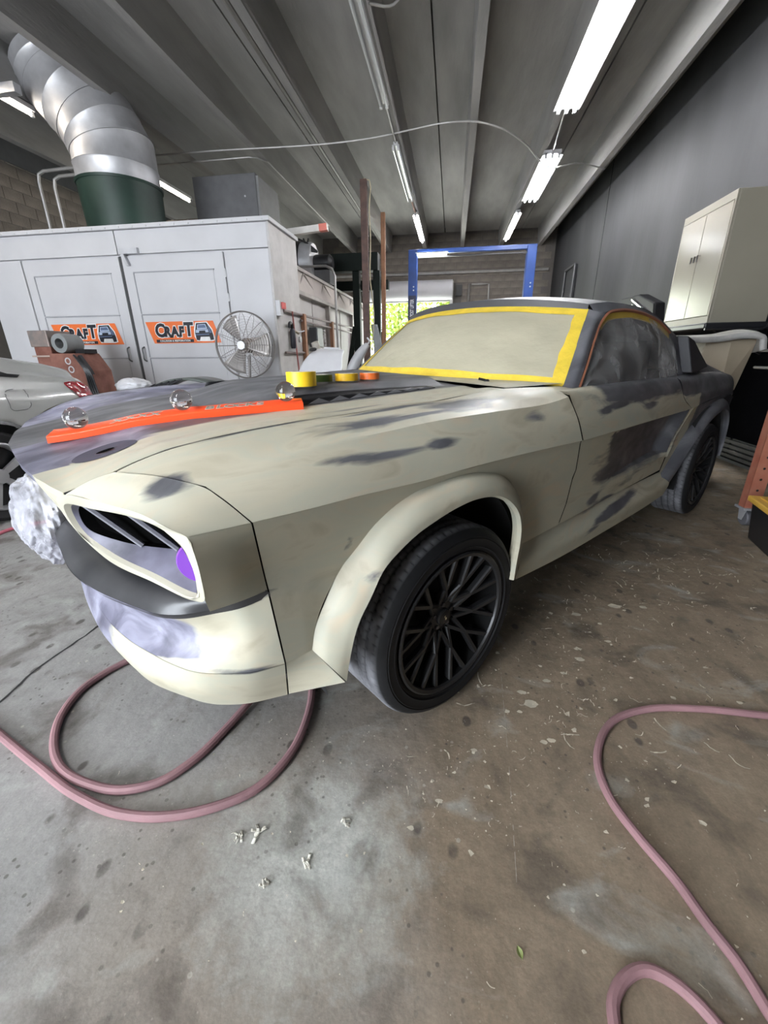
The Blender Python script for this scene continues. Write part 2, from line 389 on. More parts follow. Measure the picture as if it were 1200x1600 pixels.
def body_mat():
    m, t, N, L, B = nt('filler_and_primer')
    tc = N.new('ShaderNodeTexCoord')
    def noise(sc, det, st, dist=0.0):
        mp = N.new('ShaderNodeMapping'); mp.inputs['Scale'].default_value = st; L.new(tc.outputs['Object'], mp.inputs['Vector'])
        n = N.new('ShaderNodeTexNoise'); n.inputs['Scale'].default_value = sc; n.inputs['Detail'].default_value = det; n.inputs['Distortion'].default_value = dist
        L.new(mp.outputs['Vector'], n.inputs['Vector']); return n.outputs['Fac']
    def ramp(f, stops):
        r = N.new('ShaderNodeValToRGB'); e = r.color_ramp.elements
        while len(e) < len(stops): e.new(0.5)
        for i, (p, c) in enumerate(stops): e[i].position = p; e[i].color = (*c, 1)
        L.new(f, r.inputs['Fac']); return r.outputs['Color']
    def mix(f, a, b):
        x = N.new('ShaderNodeMix'); x.data_type = 'RGBA'; L.new(f, x.inputs['Factor'])
        L.new(a, x.inputs['A']); L.new(b, x.inputs['B']); return x.outputs['Result']
    def mth(op, a, b):
        x = N.new('ShaderNodeMath'); x.operation = op
        for i, v in enumerate((a, b)):
            if isinstance(v, (int, float)): x.inputs[i].default_value = v
            else: L.new(v, x.inputs[i])
        return x.outputs[0]
    cream = ramp(noise(3.2, 7, (1, 2.2, 2.6), 1.4), [(.30, (.40, .36, .265)), (.46, (.51, .475, .365)), (.58, (.47, .46, .365)), (.72, (.53, .455, .335))])
    green = ramp(noise(2.4, 4, (1, 1.6, 2)), [(.60, (0, 0, 0)), (.70, (.45, .45, .45))])
    cream = mix(green, cream, ramp(noise(5, 3, (1, 1, 1)), [(.4, (.36, .40, .36)), (.6, (.42, .45, .41))]))
    grey = ramp(noise(3.5, 6, (1, 2, 2), .8), [(.34, (.070, .071, .079)), (.55, (.115, .116, .127)), (.72, (.19, .19, .203))])
    lav = ramp(noise(5, 7, (1, 1.5, 2), 1.2), [(.32, (.08, .078, .11)), (.5, (.17, .167, .22)), (.68, (.31, .31, .39))])  # light grey primer with a bluish sky reflection mixed into its colour
    def at(n):
        a = N.new('ShaderNodeAttribute'); a.attribute_name = n; return a.outputs['Fac']
    brk = mth('MULTIPLY', mth('SUBTRACT', noise(10, 7, (.55, 2.2, 3.0), .5), .5), 1.3)
    gm = ramp(mth('ADD', at('primer'), brk), [(.0, (0, 0, 0)), (.42, (1, 1, 1))])
    lm = ramp(mth('ADD', at('lavender'), mth('MULTIPLY', brk, .6)), [(.0, (0, 0, 0)), (.35, (1, 1, 1))])
    c = mix(lm, mix(gm, cream, grey), lav)
    L.new(c, B.inputs['Base Color'])
    L.new(ramp(noise(7, 4, (1, 2, 2)), [(.3, (.36,)*3), (.7, (.55,)*3)]), B.inputs['Roughness'])
    B.inputs['Specular IOR Level'].default_value = .45
    return m
BODY = body_mat()
NEAR, FAR = 'near', 'far'
def panel(name, grids, m=None, parent=None, prim=None, lav=None, mirror=True, solid=.0015, ang=28, label=None):
    """a body panel from car-space grids; optionally a mirrored copy for the far side"""
    out = []
    for sgn in ((1, -1) if mirror else (1,)):
        mb = MB()
        for G in grids:
            G = np.array(G, float); G[..., 1] *= sgn; mb.grid(cv(G))
        o = mb.build(name, m or BODY, parent or CAR, ang=ang, weld=True)
        if (m or BODY) is BODY:
            co = np.array([v.co[:] for v in o.data.vertices]); co[:, 1] *= -1; co[:, 2] -= ROLL*(.9-co[:, 1])
            for nm, fn in (('primer', prim), ('lavender', lav)):
                a = o.data.attributes.new(nm, 'FLOAT', 'POINT')
                if nm == 'primer': val = field(co, fn)
                else: val = fn(co[:, 0], co[:, 1], co[:, 2]) if fn else np.full(len(co), -1.0)
                a.data.foreach_set('value', np.clip(val, -1, 1).astype(np.float32))
        if solid:
            md = o.modifiers.new('thickness', 'SOLIDIFY'); md.thickness = solid; md.offset = 0; md.use_rim = False
        if label and sgn == 1: o['label'] = label
        out.append(o)
    return out
ALL = lambda s, t, z: np.ones_like(s)

# ---- side surface half width
def tside(s, z):
    u = np.interp(z, [.30, .45, .65, .80, .828, .86], [.868, .874, .868, .890, .900, .900])
    fr = np.interp(z, [.34, .37, .47, .55, .655, .70, .828], [.856, .866, .892, .882, .868, .874, .897])
    w = np.clip((-s-.36)/.14, 0, 1); t = u*(1-w) + fr*w
    return t - np.interp(s, [.76, 2.1, 3.0, 3.6], [0, .035, .04, .10])

GSEAM = [(.345, -.548), (.47, -.5605), (.50, -.562), (.655, -.570), (.83, -.597)]
def gs(z, d=0.0):
    s = float(np.interp(z, [a for a, b in GSEAM], [b for a, b in GSEAM])); return (s-d, float(tside(s, z)), z)
# ---- hood
EDGE = [(-.862, .874), (-.832, .886), (-.771, .911), (-.73, .925), (-.668, .94), (-.576, .952), (-.487, .96), (-.357, .968), (-.18, .972), (-.007, .979), (.155, .981), (.398, .996), (.62, 1.0)]
MID = [(-.945, .866), (-.912, .870), (-.77, .896), (-.655, .924), (-.516, .943), (-.368, .954), (-.18, .966), (.1, .978), (.62, .995)]
def s_front(t):
    return float(np.interp(abs(t), [0, .25, .47, .56, .62], [-.945, -.928, -.897, -.878, -.862]))
def t_edge(s): return float(np.interp(s, [-.862, -.832, -.771], [.62, .64, .66]))
def hz(s, t):
    a = abs(t); w = sst(.36, .60, a)
    z = lerp_tab(s, MID) + .012*(1-min(1, (a/.38)**2)) if a < .38 else lerp_tab(s, MID)
    z = z*(1-w) + lerp_tab(s, EDGE)*w
    return z - .008*math.exp(-((a-.505)/.05)**2)*sst(-.9, -.6, s)
def hood_grid(ns=90, nt_=90):
    G = []
    for tt in np.linspace(-1, 1, nt_):
        row = []
        for u in np.linspace(0, 1, ns):
            t0 = tt*.655; sf = s_front(tt*.617); sr = .60 - .05*abs(tt)**2
            s = sf + (sr-sf)*u; t = tt*(t_edge(s)-.004); row.append((s, t, hz(s, t)))
        G.append(row)
    return np.array(G)
HG = hood_grid()
def hood_prim(s, t, z):
    # the middle of the hood is bare grey primer, cream filler only along the near edge
    lim = np.interp(s, [-.95, -.80, -.6, -.3, .1, .6], [.34, .36, .40, .43, .44, .44])
    return np.where(t < lim, np.clip((lim-t)/.06, -1, 1), -1.0)
def hood_lav(s, t, z):  # bluish sheen painted over the primer at the front and far band
    g = np.clip((-.62 - s)/.12, -1, 1) * (t > .10) * (t < .42) - (t <= .10) - (t >= .42)
    return np.where(t < -.30, np.clip((-.34-t)/.04, -1, 1), g)
lip = np.stack([HG[:, 0], HG[:, 0] + np.array([.004, 0, -.02])])
hood = panel('hood', [HG, lip], prim=hood_prim, lav=hood_lav, mirror=False, label='grey primered hood with cream filler along its near edge')[0]
# raised centre scoop of the hood
def scoop_z(s, t):
    rise = sst(-.47, -.16, s - .10*abs(t)/.36 + .05)
    side_ = 1 - sst(.27, .385, abs(t)); top = .036 - .010*sst(-.1, .6, s)
    return hz(s, t) + .001 + top*rise*side_
sc_g = np.array([[(s, t, scoop_z(s, t)) for s in np.linspace(-.44, .52, 70)] for t in np.linspace(-.392, .392, 60)])
panel('hood_scoop', [sc_g], parent=hood, prim=ALL, mirror=False, solid=0, label='raised dark grey centre scoop')
for sg in (1, -1):
    # side vent of the scoop: black slot with a row of grey saw teeth
    ss = np.linspace(-.24, .44, 24)
    wv = lambda s: .026*(1-((s+.24)/.68)**1.5)+.004
    vg = np.array([[(s, sg*(.392+.004-k*.022), hz(s, .40)+.004+k*wv(s)) for s in ss] for k in (0, 1)])
    o = MB().grid(cv(vg)).build('scoop_vent', BLACK, hood); o.modifiers.new('th', 'SOLIDIFY').thickness = .004
    for i in range(7):
        s0 = -.17 + i*.085; h = .016*(1-i*.06)
        pts = [(s0, sg*.400, hz(s0, .40)+.003), (s0+.085, sg*.400, hz(s0+.085, .40)+.003), (s0+.048, sg*.394, hz(s0, .40)+.004+h)]
        MB().prism(cv(pts), (0, sg*.003, 0)).build('vent_tooth', mat('tooth_grey', (.16, .16, .17), .5), o, smooth=False)
# hood pin plate near the front corner
pg = MB(); PC = (-.755, .405)
ring = [[(PC[0]+r*1.1*math.cos(a), PC[1]+r*math.sin(a)) for a in np.linspace(0, 2*PI, 33)[:-1]] for r in (.022, .044, .066)]
def drape(P, dz): return [[(s, t, hz(s, t)+dz) for s, t in row] for row in P]
pg.grid(cv(drape(ring, .002)), closed=True); pg.build('hood_pin_plate', mat('pin_grey', (.075, .072, .095), .6, spec=.1), hood)
MB().grid(cv(drape([[(PC[0]+r*1.3*math.cos(a), PC[1]+r*math.sin(a)) for a in np.linspace(0, 2*PI, 17)[:-1]] for r in (.0005, .016)], .0035)), closed=True).build('pin_hole', mat('slot_black', (.003, .003, .003), 1.0, spec=0.0), hood)

# ---- front fenders
S_ = [(-.771, .664, .911), (-.73, .664, .925), (-.668, .664, .94), (-.576, .664, .952), (-.487, .664, .96), (-.357, .664, .968), (-.18, .664, .972), (-.007, .664, .979), (.155, .664, .981), (.398, .664, .996), (.56, .668, 1.001), (.70, .745, 1.004)]
R_ = [(-.645, .80, .889), (-.576, .80, .902), (-.51, .80, .916), (-.42, .803, .927), (-.288, .807, .938), (-.185, .81, .943), (-.047, .815, .951), (.28, .825, .956), (.588, .838, .962), (.695, .843, .975)]
C_ = [(-.597, .896, .830), (-.482, .9, .829), (-.348, .9, .828), (-.129, .9, .823), (.068, .9, .825), (.373, .9, .822), (.742, .9, .812)]
def off(rows, a, b, n=40, d=(0, 0, 0)):
    A, Bq = cat(rows[0], n), cat(rows[1], n); return A*a + Bq*b + np.array(d)
FTA = loft([cat(S_, 40), off((S_, R_), .5, .5, d=(0, 0, .006)), cat(R_, 40)], 110, 22)
FTB = loft([cat(R_, 40), off((R_, C_), .5, .5, d=(0, .007, .003)), cat(C_, 40)], 110, 22)
FT = np.concatenate([FTA, FTB[1:]])
PAIRS = [((-.492, .47), (-.5605, .47)), ((-.476, .518), (-.562, .50)), ((-.399, .624), (-.570, .655)), ((-.339, .682), (-.597, .83)),
         ((-.234, .765), (-.35, .828)), ((-.07, .802), (-.10, .823)), ((.134, .795), (.15, .8235)), ((.288, .739), (.40, .8215)), ((.332, .703), (.742, .812)),
         ((.369, .648), (.785, .68)), ((.391, .56), (.745, .54)), ((.392, .455), (.70, .462))]
def polar(pairs, n_per=9, nr=10):
    A, Bq = [], []
    inn = np.array([p[0] for p in pairs]); out = np.array([p[1] for p in pairs])
    ci = []; co = []
    fi = cat([(x, y, 0) for x, y in inn], (len(pairs)-1)*n_per+1)  # smooth inner arc
    d = np.r_[0, np.cumsum(np.linalg.norm(np.diff(inn, axis=0), axis=1))]; 
    for k in range(len(pairs)-1):
        for j in range(n_per):
            u = j/n_per; co.append(out[k]*(1-u)+out[k+1]*u)
            x = (d[k]+(d[k+1]-d[k])*u)/d[-1]*(len(fi)-1); i = min(len(fi)-2, int(x)); ci.append((fi[i]*(1-(x-i))+fi[i+1]*(x-i))[:2])
    ci.append(inn[-1]); co.append(out[-1]); ci, co = np.array(ci), np.array(co)
    rows = []
    for u in np.linspace(0, 1, nr):
        P = ci*(1-u)+co*u; rows.append([(s, float(tside(s, z)), z) for s, z in P])
    return np.array(rows)
FS = polar(PAIRS)
def lav_front(s, t, z): return np.full_like(s, -1.0)
gl_, gr_ = (-.548, .858, .345), (-.434, .940, .371)
LOWF = loft([[gs(.47), (-.492, float(tside(-.492, .47)), .47)], [gl_, gr_]], 12, 8)
panel('front_fender', [FTA, FTB, FS, LOWF], label='cream filler fender with bare grey patches')
BND = [(-.492, .47), (-.476, .518), (-.439, .569), (-.399, .624), (-.339, .682), (-.287, .732), (-.234, .765), (-.162, .792), (-.07, .802), (.023, .806), (.134, .795), (.212, .777), (.288, .739), (.332, .703), (.369, .648), (.391, .575), (.392, .47)]
LIP = [(-.432, .375), (-.414, .455), (-.39, .523), (-.348, .583), (-.307, .642), (-.244, .682), (-.189, .706), (-.13, .722), (-.042, .739), (.062, .744), (.151, .73), (.225, .69), (.279, .633), (.298, .582), (.301, .522), (.293, .453), (.288, .386)]
def flare(bnd, lipc, tl, n=70, nv=16, inner=.035):
    b = cat([(s, tside(s, z)-.001, z) for s, z in bnd], n); l = cat([(s, tl(s, z), z) for s, z in lipc], n)
    c = np.array([np.mean([p[0] for p in lipc]), 0, .38])
    rows = [b, b*.72+l*.28+np.array([0, .016, 0]), b*.30+l*.70+np.array([0, .013, 0]), l]
    G = loft(rows, n, nv)
    ret = [l, l + np.array([0, -.012, 0]) + (c-l)*np.array([.02, 0, .02]), l + np.array([0, -inner, 0])]
    return [G, loft(ret, n, 5, lin=True)]
panel('wheel_flare', flare(BND, LIP, lambda s, z: .944), solid=0, ang=40, label='wide cream front wheel arch flare')
# dark inner wheel wells
for wc in (0.0, 2.74):
    for sg in (1, -1):
        a = np.linspace(R(-12), R(192), 40); rr = .43 if wc == 0 else .44
        g = [[(wc-.02+rr*math.cos(x), sg*t, .36+rr*.98*math.sin(x)) for x in a] for t in (.45, .60, .75, .862)]
        MB().grid(cv(np.array(g))).build('wheel_well', mat('well_black', (.008, .008, .008), .9), CAR)
        cp = [[(wc-.02+rr*k*math.cos(x), sg*.45, .36+rr*k*.98*math.sin(x)) for x in a] for k in (0.02, 1)]
        MB().grid(cv(np.array(cp))).build('wheel_well_back', MATS['well_black'], CAR)

# ---- nose cap: top, side, pod rim
RT = [(-.860, .624, .872), (-.812, .701, .865), (-.765, .785, .857), (-.735, .875, .847), (-.718, .899, .836)]
GT = cat(FT[:, 0], 12) - np.array([.004, 0, 0])
mid = (cat(RT, 12)+GT)/2 + np.array([(0, 0, .006*math.sin(PI*(.25+.75*k/11))) for k in range(12)])
N1 = loft([RT, mid, GT], 40, 24)
NSF = [(-.718, .899, .836), (-.713, .908, .80), (-.710, .908, .75), (-.708, .898, .705), (-.700, .885, .668)]
NSB = [gs(.83, .004), gs(.77, .004), gs(.71, .004), gs(.675, .004), gs(.656, .004)]
mid2 = [(a[0]*.5+b[0]*.5, a[1]*.5+b[1]*.5+k, a[2]*.5+b[2]*.5) for a, b, k in zip(NSF, NSB, (0, .003, .005, .004, .003))]
N2 = loft([NSF, mid2, NSB], 30, 20)
O_out = [(-.860, .626, .872), (-.812, .701, .865), (-.765, .785, .857), (-.735, .877, .847), (-.718, .899, .836), (-.713, .908, .80), (-.710, .908, .75), (-.708, .898, .705), (-.716, .840, .676), (-.761, .713, .677), (-.822, .560, .692), (-.858, .47, .74), (-.875, .505, .81)]
O_in = [(-.866, .588, .842), (-.826, .672, .847), (-.772, .77, .845), (-.743, .845, .838), (-.728, .878, .823), (-.721, .893, .795), (-.716, .894, .75), (-.714, .884, .706), (-.720, .842, .687), (-.764, .716, .692), (-.821, .592, .715), (-.856, .520, .752), (-.868, .545, .812)]
def cclose(P, n):
    P = list(P); Q = P[-3:] + P + P[:3]; full = cat(Q, 8*len(Q)); 
    d = lambda p: np.linalg.norm(full-np.array(p), axis=1)
    i0 = int(np.argmin(d(P[0])[:len(full)//2])); i1 = len(full)//2 + int(np.argmin(d(P[0])[len(full)//2:]))
    return cat(full[i0:i1+1], n+1)[:-1]
lo, li = cclose(O_out, 96), cclose(O_in, 96)
def ringgrid(rows):
    G = np.array(rows); return np.concatenate([G, G[:, :1]], axis=1)
cen = li.mean(0)
li2 = li + np.array([.012, 0, 0]) + (cen-li)*np.array([0, .02, .04])
ft_ = np.clip((li[:, 1]-li[:, 1].min())/(li[:, 1].max()-li[:, 1].min()), 0, 1)
bk = li.copy(); bk[:, 0] += .018 + .075*ft_; bk[:, 2] = .784 + .012*ft_ + (li[:, 2]-.775)*(.86-.40*ft_); bk[:, 1] = cen[1] + (li[:, 1]-cen[1])*.90 - .006
bk2 = bk + np.array([.02, 0, 0]) + (bk.mean(0)-bk)*.04
def lav_pod(s, t, z): return np.where(t < .60, -1, -.6)*1.0
panel('nose_cap', [N1, N2], label='cream nose corner cap around the headlight pod')
# front face of the nose from the pod inwards to the centre line, under the hood lip
def sfz(t, z):
    k = np.interp(t, [.45, .62], [.375, .30]); return s_front(t) + .003 + (.868-z)*k
nf = []
for u in np.linspace(0, 1, 20):
    row = []
    for v in np.linspace(0, 1, 24):
        zt = .868; zb = .69; z = zt + (zb-zt)*v
        tm = float(np.interp(z, [.69, .74, .81, .85, .868], [.555, .472, .507, .58, .618])); t = tm*u
        row.append((sfz(t, z), t, z))
    nf.append(row)
panel('header_panel', [np.array(nf)], label='cream header panel under the hood lip')
PODM = mat('pod_lavender_grey', (.05, .048, .068), .4, scale=6, col2=(.19, .185, .25), stretch=(1, 1.5, 2))
for o in panel('pod_rim', [ringgrid([lo, lo*.5+li*.5+np.array([-.002, 0, 0]), li, li2])], m=mat('pod_rim_cream', (.50, .475, .38), .5), solid=0): pass
pods = panel('headlight_pod', [ringgrid([li2, bk])], m=PODM, solid=.002)
panel('pod_back', [ringgrid([bk, bk2, np.repeat(bk2.mean(0)[None], 96, 0)])], m=mat('slot_black', (.003, .003, .003), 1.0, spec=0.0), solid=0)
for sg, pod in ((1, pods[0]), (-1, pods[1])):
    c = bk.mean(0)
    # grey slat bars across the black opening
    tl, tr = bk[:, 1].min(), bk[:, 1].max(); zt, zb = bk[:, 2].max(), bk[:, 2].min()
    for f0 in (.20, .40):
        t0 = tl + (tr-tl)*f0
        i_top = bk[np.argmin(abs(bk[:, 1]-t0) + (bk[:, 2] < c[2])*9)]; 
        i_bot = bk[np.argmin(abs(bk[:, 1]-(t0+.05)) + (bk[:, 2] > c[2])*9)]
        pth = [(i_top[0]-.002, sg*i_top[1], i_top[2]-.002), (i_bot[0]-.002, sg*i_bot[1], i_bot[2]+.002)]
        MB().tube(cv(np.array(pth)), .006, 6).build('pod_slat', mat('slat_grey', (.22, .22, .25), .4), pod)
    # solid plate outboard of the slots and the purple lamp plug
    pl = [p for p in bk if p[1] > tl + (tr-tl)*.60]
    pl = sorted(pl, key=lambda p: math.atan2(p[2]-c[2], p[1]-c[1]-.05))
    MB().poly(cv(np.array([(p[0]+.001, sg*p[1], p[2]) for p in pl]))).build('pod_plate', mat('plate_grey', (.13, .13, .15), .4), pod, smooth=False)
    MB().lathe([(0, -.004), (.042, -.004), (.045, 0), (.042, .004), (0, .004)], 28, (0, 0, 0), 'X').build('lamp_plug', mat('purple_plastic', (.24, .07, .52), .35), pod, loc=(-.693, -sg*.862, .766)).rotation_euler[2] = sg*R(60)

# ---- front bumper: dark ledge, face and lower lip
LB = [(-.835, 0, .655), (-.832, .2, .655), (-.816, .422, .65), (-.748, .624, .648), (-.692, .796, .652), (-.657, .84, .652), (-.61, .866, .655), gs(.6545, .004)]
LF = [(-.903, 0, .612), (-.900, .2, .611), (-.885, .419, .61), (-.857, .532, .61), (-.802, .665, .61), (-.766, .738, .612), (-.733, .776, .616), (-.682, .812, .625), (-.635, .852, .640), gs(.6535, .004)]
KK = [(-.862, 0, .48), (-.860, .25, .48), (-.846, .466, .48), (-.82, .59, .48), (-.79, .677, .48), (-.76, .75, .48), (-.729, .804, .48), (-.688, .842, .479), (-.631, .876, .475), gs(.47, .004)]
BB_ = [(-.868, 0, .36), (-.866, .25, .36), (-.854, .379, .36), (-.833, .485, .36), (-.80, .62, .36), (-.751, .717, .36), (-.711, .778, .358), (-.65, .825, .354), (-.552, .858, .345)]
lfm = [(a[0]*.5+b[0]*.5-.004, a[1]*.5+b[1]*.5, a[2]*.5+b[2]*.5+.007) for a, b in zip(cat(LB, 30), cat(LF, 30))]
LEDM = mat('ledge_charcoal', (.022, .022, .025), .42, scale=7, col2=(.05, .05, .053), coat=.1)
panel('bumper_ledge', [loft([cat(LB, 30), lfm, cat(LF, 30)], 70, 10), loft([cat(LF, 70), cat(LF, 70)+np.array([.008, 0, -.012])], 70, 3)], m=LEDM, solid=.004, label='dark grey ledge along the top of the front bumper')
a_, b_ = cat(LF, 30)+np.array([.010, 0, -.010]), cat(KK, 30)
w_ = np.clip((np.arange(30)/29-.78)/.2, 0, 1)[:, None]
a_[-1] = gs(.652, .004)
mid_a = a_*.62+b_*.38 + np.array([.030, -.012, 0])*(1-w_); mid_b = a_*.25+b_*.75 + np.array([.022, -.010, 0])*(1-w_)
def lav_bump(s, t, z):  # where the sky reflection is coloured onto the bumper face
    e = np.interp(z, [.34, .46, .50, .62], [.50, .60, .80, .745]); g = (e - t)/.05
    d = np.clip((.36-z)/.02, -1, 1)
    return np.clip(g, -1, 1)
def prim_bump(s, t, z): return np.where((z > .47) & (t > .55), np.clip((.09-np.abs(t-.73))/.06, -1, 1)*.25 - .1, -1)
panel('front_bumper', [loft([a_, mid_a, mid_b, b_], 80, 20)], lav=lav_bump, label='lower front bumper face in lavender grey primer turning cream')
ub = cat(BB_, 30)+np.array([.05, -.04, -.002]); kb = (cat(KK, 30)*.5+cat(BB_, 30)*.5)+np.array([-.012, .008, 0])*(1-w_)
panel('bumper_lip', [loft([cat(KK, 30)+np.array([0, 0, -.001]), kb, cat(BB_, 30)], 80, 12), loft([cat(BB_, 30), ub], 80, 3)], lav=lambda s, t, z: np.clip((.50-t)/.08, -1, 1), label='pale lower lip of the front bumper')
# closing panel behind the bumper and underbody
MB().rng(-.62, 3.2, -.70, .70, .26, .34).build('underbody', mat('under_black', (.01, .01, .01), .9), CAR)
for sg in (-.845, .80): MB().rng(.50, 1.0, sg, sg+.045, .40, .94).build('door_jamb', MATS['under_black'], CAR)
MB().rng(-.60, -.56, -.80, .80, .34, .86).build('radiator_support', MATS['under_black'], CAR)

# ---- cowl between hood and windshield
cow = []
for tt in np.linspace(-1, 1, 50):
    sr = .605 - .05*tt*tt; row = []
    for u in np.linspace(0, 1, 12):
        s1 = .74 + .12*tt*tt; s = sr+(s1-sr)*u; t = tt*(.660+.065*u); row.append((s, t, 1.003 + .004*(1-tt*tt) + .006*u))
    cow.append(row)
panel('cowl_panel', [np.array(cow)], mirror=False, prim=lambda s, t, z: np.clip((.25-t)/.2, -1, 1)*.7-.1)
for (s, t) in ((.70, .46), (.72, -.18)):
    MB().lathe([(0, .0), (.012, .0), (.012, .014), (.007, .02), (0, .02)], 12, (s, -t, 1.008)).tube([(s, -t, 1.022), (s-.02, -t+.03, 1.03)], .006, 6).build('wiper_post', BLACK, CAR)
MB().box((.615, .02, 1.006), (.012, .62, .006)).build('cowl_slot', BLACK, CAR)

# ---- doors, side cove with scoop, rockers
def s_edge(z): return 2.02 + (z-.52)*.80
def cove(s, z):
    if z > .800 or z < .545: return 0
    d = .058*sst(.95, 2.0, s); return d*sst(.545, .57, z)
GAPF = [(.695, .972), (.722, .90), (.742, .812), (.785, .68), (.745, .54), (.70, .462)]
def gapf(z): 
    zs = [p[1] for p in GAPF][::-1]; return float(np.interp(z, zs, [p[0] for p in GAPF][::-1]))
zrows = [.463, .50, .53, .545, .556, .57, .60, .64, .68, .72, .76, .785, .800, .8035, .810]
dg = []
for z in zrows:
    row = []
    for u in np.linspace(0, 1, 60):
        s = gapf(z) + .011 + (s_edge(z)-.02-gapf(z))*u; row.append((s, float(tside(s, z)) - cove(s, z)*sst(0, .12, (s_edge(z)-s)), z))
    dg.append(row)
dlow = np.array(dg)
fc = FT[:, -1]; fc = fc[np.argsort(fc[:, 2])]
def fe(z): return (float(np.interp(z, fc[:, 2], fc[:, 0]))+.011, float(np.interp(z, fc[:, 2], fc[:, 1])), z)
belt = [(fe(.985)[0], .838, .985), (1.0, .826, .989), (1.4, .818, .990), (1.8, .812, .990), (2.02, .81, .988)]
beltin = [(.72, .785, .992), (1.0, .782, .996), (1.4, .778, .997), (1.8, .775, .997), (2.02, .773, .995)]
cre = [(.754, .900, .812), (1.05, .893, .811), (1.5, .881, .809), (1.9, .871, .807), (2.24, .862, .806)]
up1 = [fe(.885), (1.05, .876, .89), (1.5, .867, .89), (1.9, .858, .89), (2.06, .85, .89)]
up2 = [fe(.955), (1.05, .848, .96), (1.5, .840, .961), (1.9, .832, .96), (2.03, .828, .96)]
dup_ = loft([beltin, belt, up2, up1, cre], 60, 24)
def door_prim(s, t, z):
    g = np.where(z > .935, np.clip((s-.95)/.12, -1, 1), -1.0)
    cov = (z < .80) & (z > .56)
    return np.where(cov, np.maximum(g, np.clip((s-1.10-.5*(.68-z))/.10, -1, 1)), g)
panel('door', [dup_, dlow], prim=door_prim, label='door with dark primer over cream filler and a side cove')
# rocker sill below the doors
r1 = [(.40, .858, .449), (.70, .858, .453), (1.2, .850, .453), (1.7, .842, .450), (2.06, .832, .440)]
r2 = [(.40, .888, .40), (.70, .892, .395), (1.2, .892, .39), (1.7, .890, .39), (2.04, .884, .39)]
r3 = [(.405, .880, .315), (.70, .884, .302), (1.2, .884, .297), (1.7, .882, .297), (2.02, .876, .30)]
r4 = [(.41, .82, .30), (.70, .82, .285), (1.2, .82, .28), (1.7, .82, .28), (2.0, .82, .285)]
panel('rocker_sill', [loft([r1, cat(r1, 20)*.45+cat(r2, 20)*.55+np.array([0, -.006, .0]), r2, r3], 60, 14), loft([r3, r4], 60, 3)], label='cream rocker sill with dark sanding marks')

# ---- rear quarter, its flare, tail
RP = [((1.985, .42), (1.975, .447)), ((2.12, .50), (2.05, .53)), ((2.28, .60), (2.12, .64)), ((2.44, .69), (2.20, .75)), ((2.60, .765), (2.246, .806)),
      ((2.77, .812), (2.70, .835)), ((2.93, .82), (2.95, .84)), ((3.10, .79), (3.35, .82)), ((3.22, .70), (3.62, .78)), ((3.26, .58), (3.64, .66)), ((3.26, .48), (3.60, .52)), ((3.24, .40), (3.52, .36))]
QS = polar(RP, 8, 10)
bk1 = [(2.035, .773, .995), (2.3, .77, 1.0), (2.7, .765, 1.0), (3.1, .745, .99), (3.55, .70, .965)]
bk2_ = [(2.035, .81, .988), (2.3, .812, .99), (2.7, .81, .99), (3.1, .80, .978), (3.58, .745, .945)]
bk3 = [(2.07, .85, .89), (2.3, .85, .90), (2.7, .856, .905), (3.1, .85, .90), (3.62, .77, .88)]
bk4 = [(2.246, .862, .806), (2.55, .861, .83), (2.92, .860, .84), (3.35, .831, .82), (3.62, .764, .78)]
panel('quarter_panel', [loft([bk1, bk2_, bk3, bk4], 60, 20), QS], prim=lambda s, t, z: np.where((s < 2.42) & (z < .895), np.clip((s-2.36)/.05, -1, 1), 1.0), label='dark grey primered rear quarter panel')
# scoop end wall that turns the cove out to the quarter
ew = []
for z in np.linspace(.53, .806, 14):
    s0 = s_edge(z); ti = float(tside(s0, z)); c = cove(s0-.14, z)
    ew.append([(s0-.02, ti-c, z), (s0-.005, ti-c*.7, z), (s0+.012, ti-.002, z), (s0+.03, ti+.004, z), (s0+.07, float(tside(s0+.07, z)), z)])
panel('scoop_edge', [np.array(ew)], prim=lambda s, t, z: np.clip((.822-t)/.015, -1, 1), label='cream rear edge of the side cove')
RB = [(1.985, .42), (2.12, .50), (2.28, .60), (2.44, .69), (2.60, .765), (2.77, .812), (2.93, .82), (3.10, .79), (3.22, .70), (3.26, .58), (3.26, .45)]
RL = [(2.04, .375), (2.12, .43), (2.31, .585), (2.51, .678), (2.72, .735), (2.88, .752), (3.02, .715), (3.10, .65), (3.13, .57), (3.14, .47), (3.12, .38)]
panel('rear_wheel_flare', flare(RB, RL, lambda s, z: float(np.interp(s, [2.04, 2.3, 3.2], [.888, .902, .902]))), solid=0, prim=ALL, ang=40, label='dark grey rear wheel arch flare')
tl = [[(3.55, t*.70, .965), (3.62, t*.75, .88), (3.64, t*.76, .78), (3.64, t*.75, .66), (3.58, t*.74, .52), (3.52, t*.74, .36)] for t in np.linspace(-1, 1, 20)]
panel('tail_panel', [np.array(tl)], prim=ALL, mirror=False)

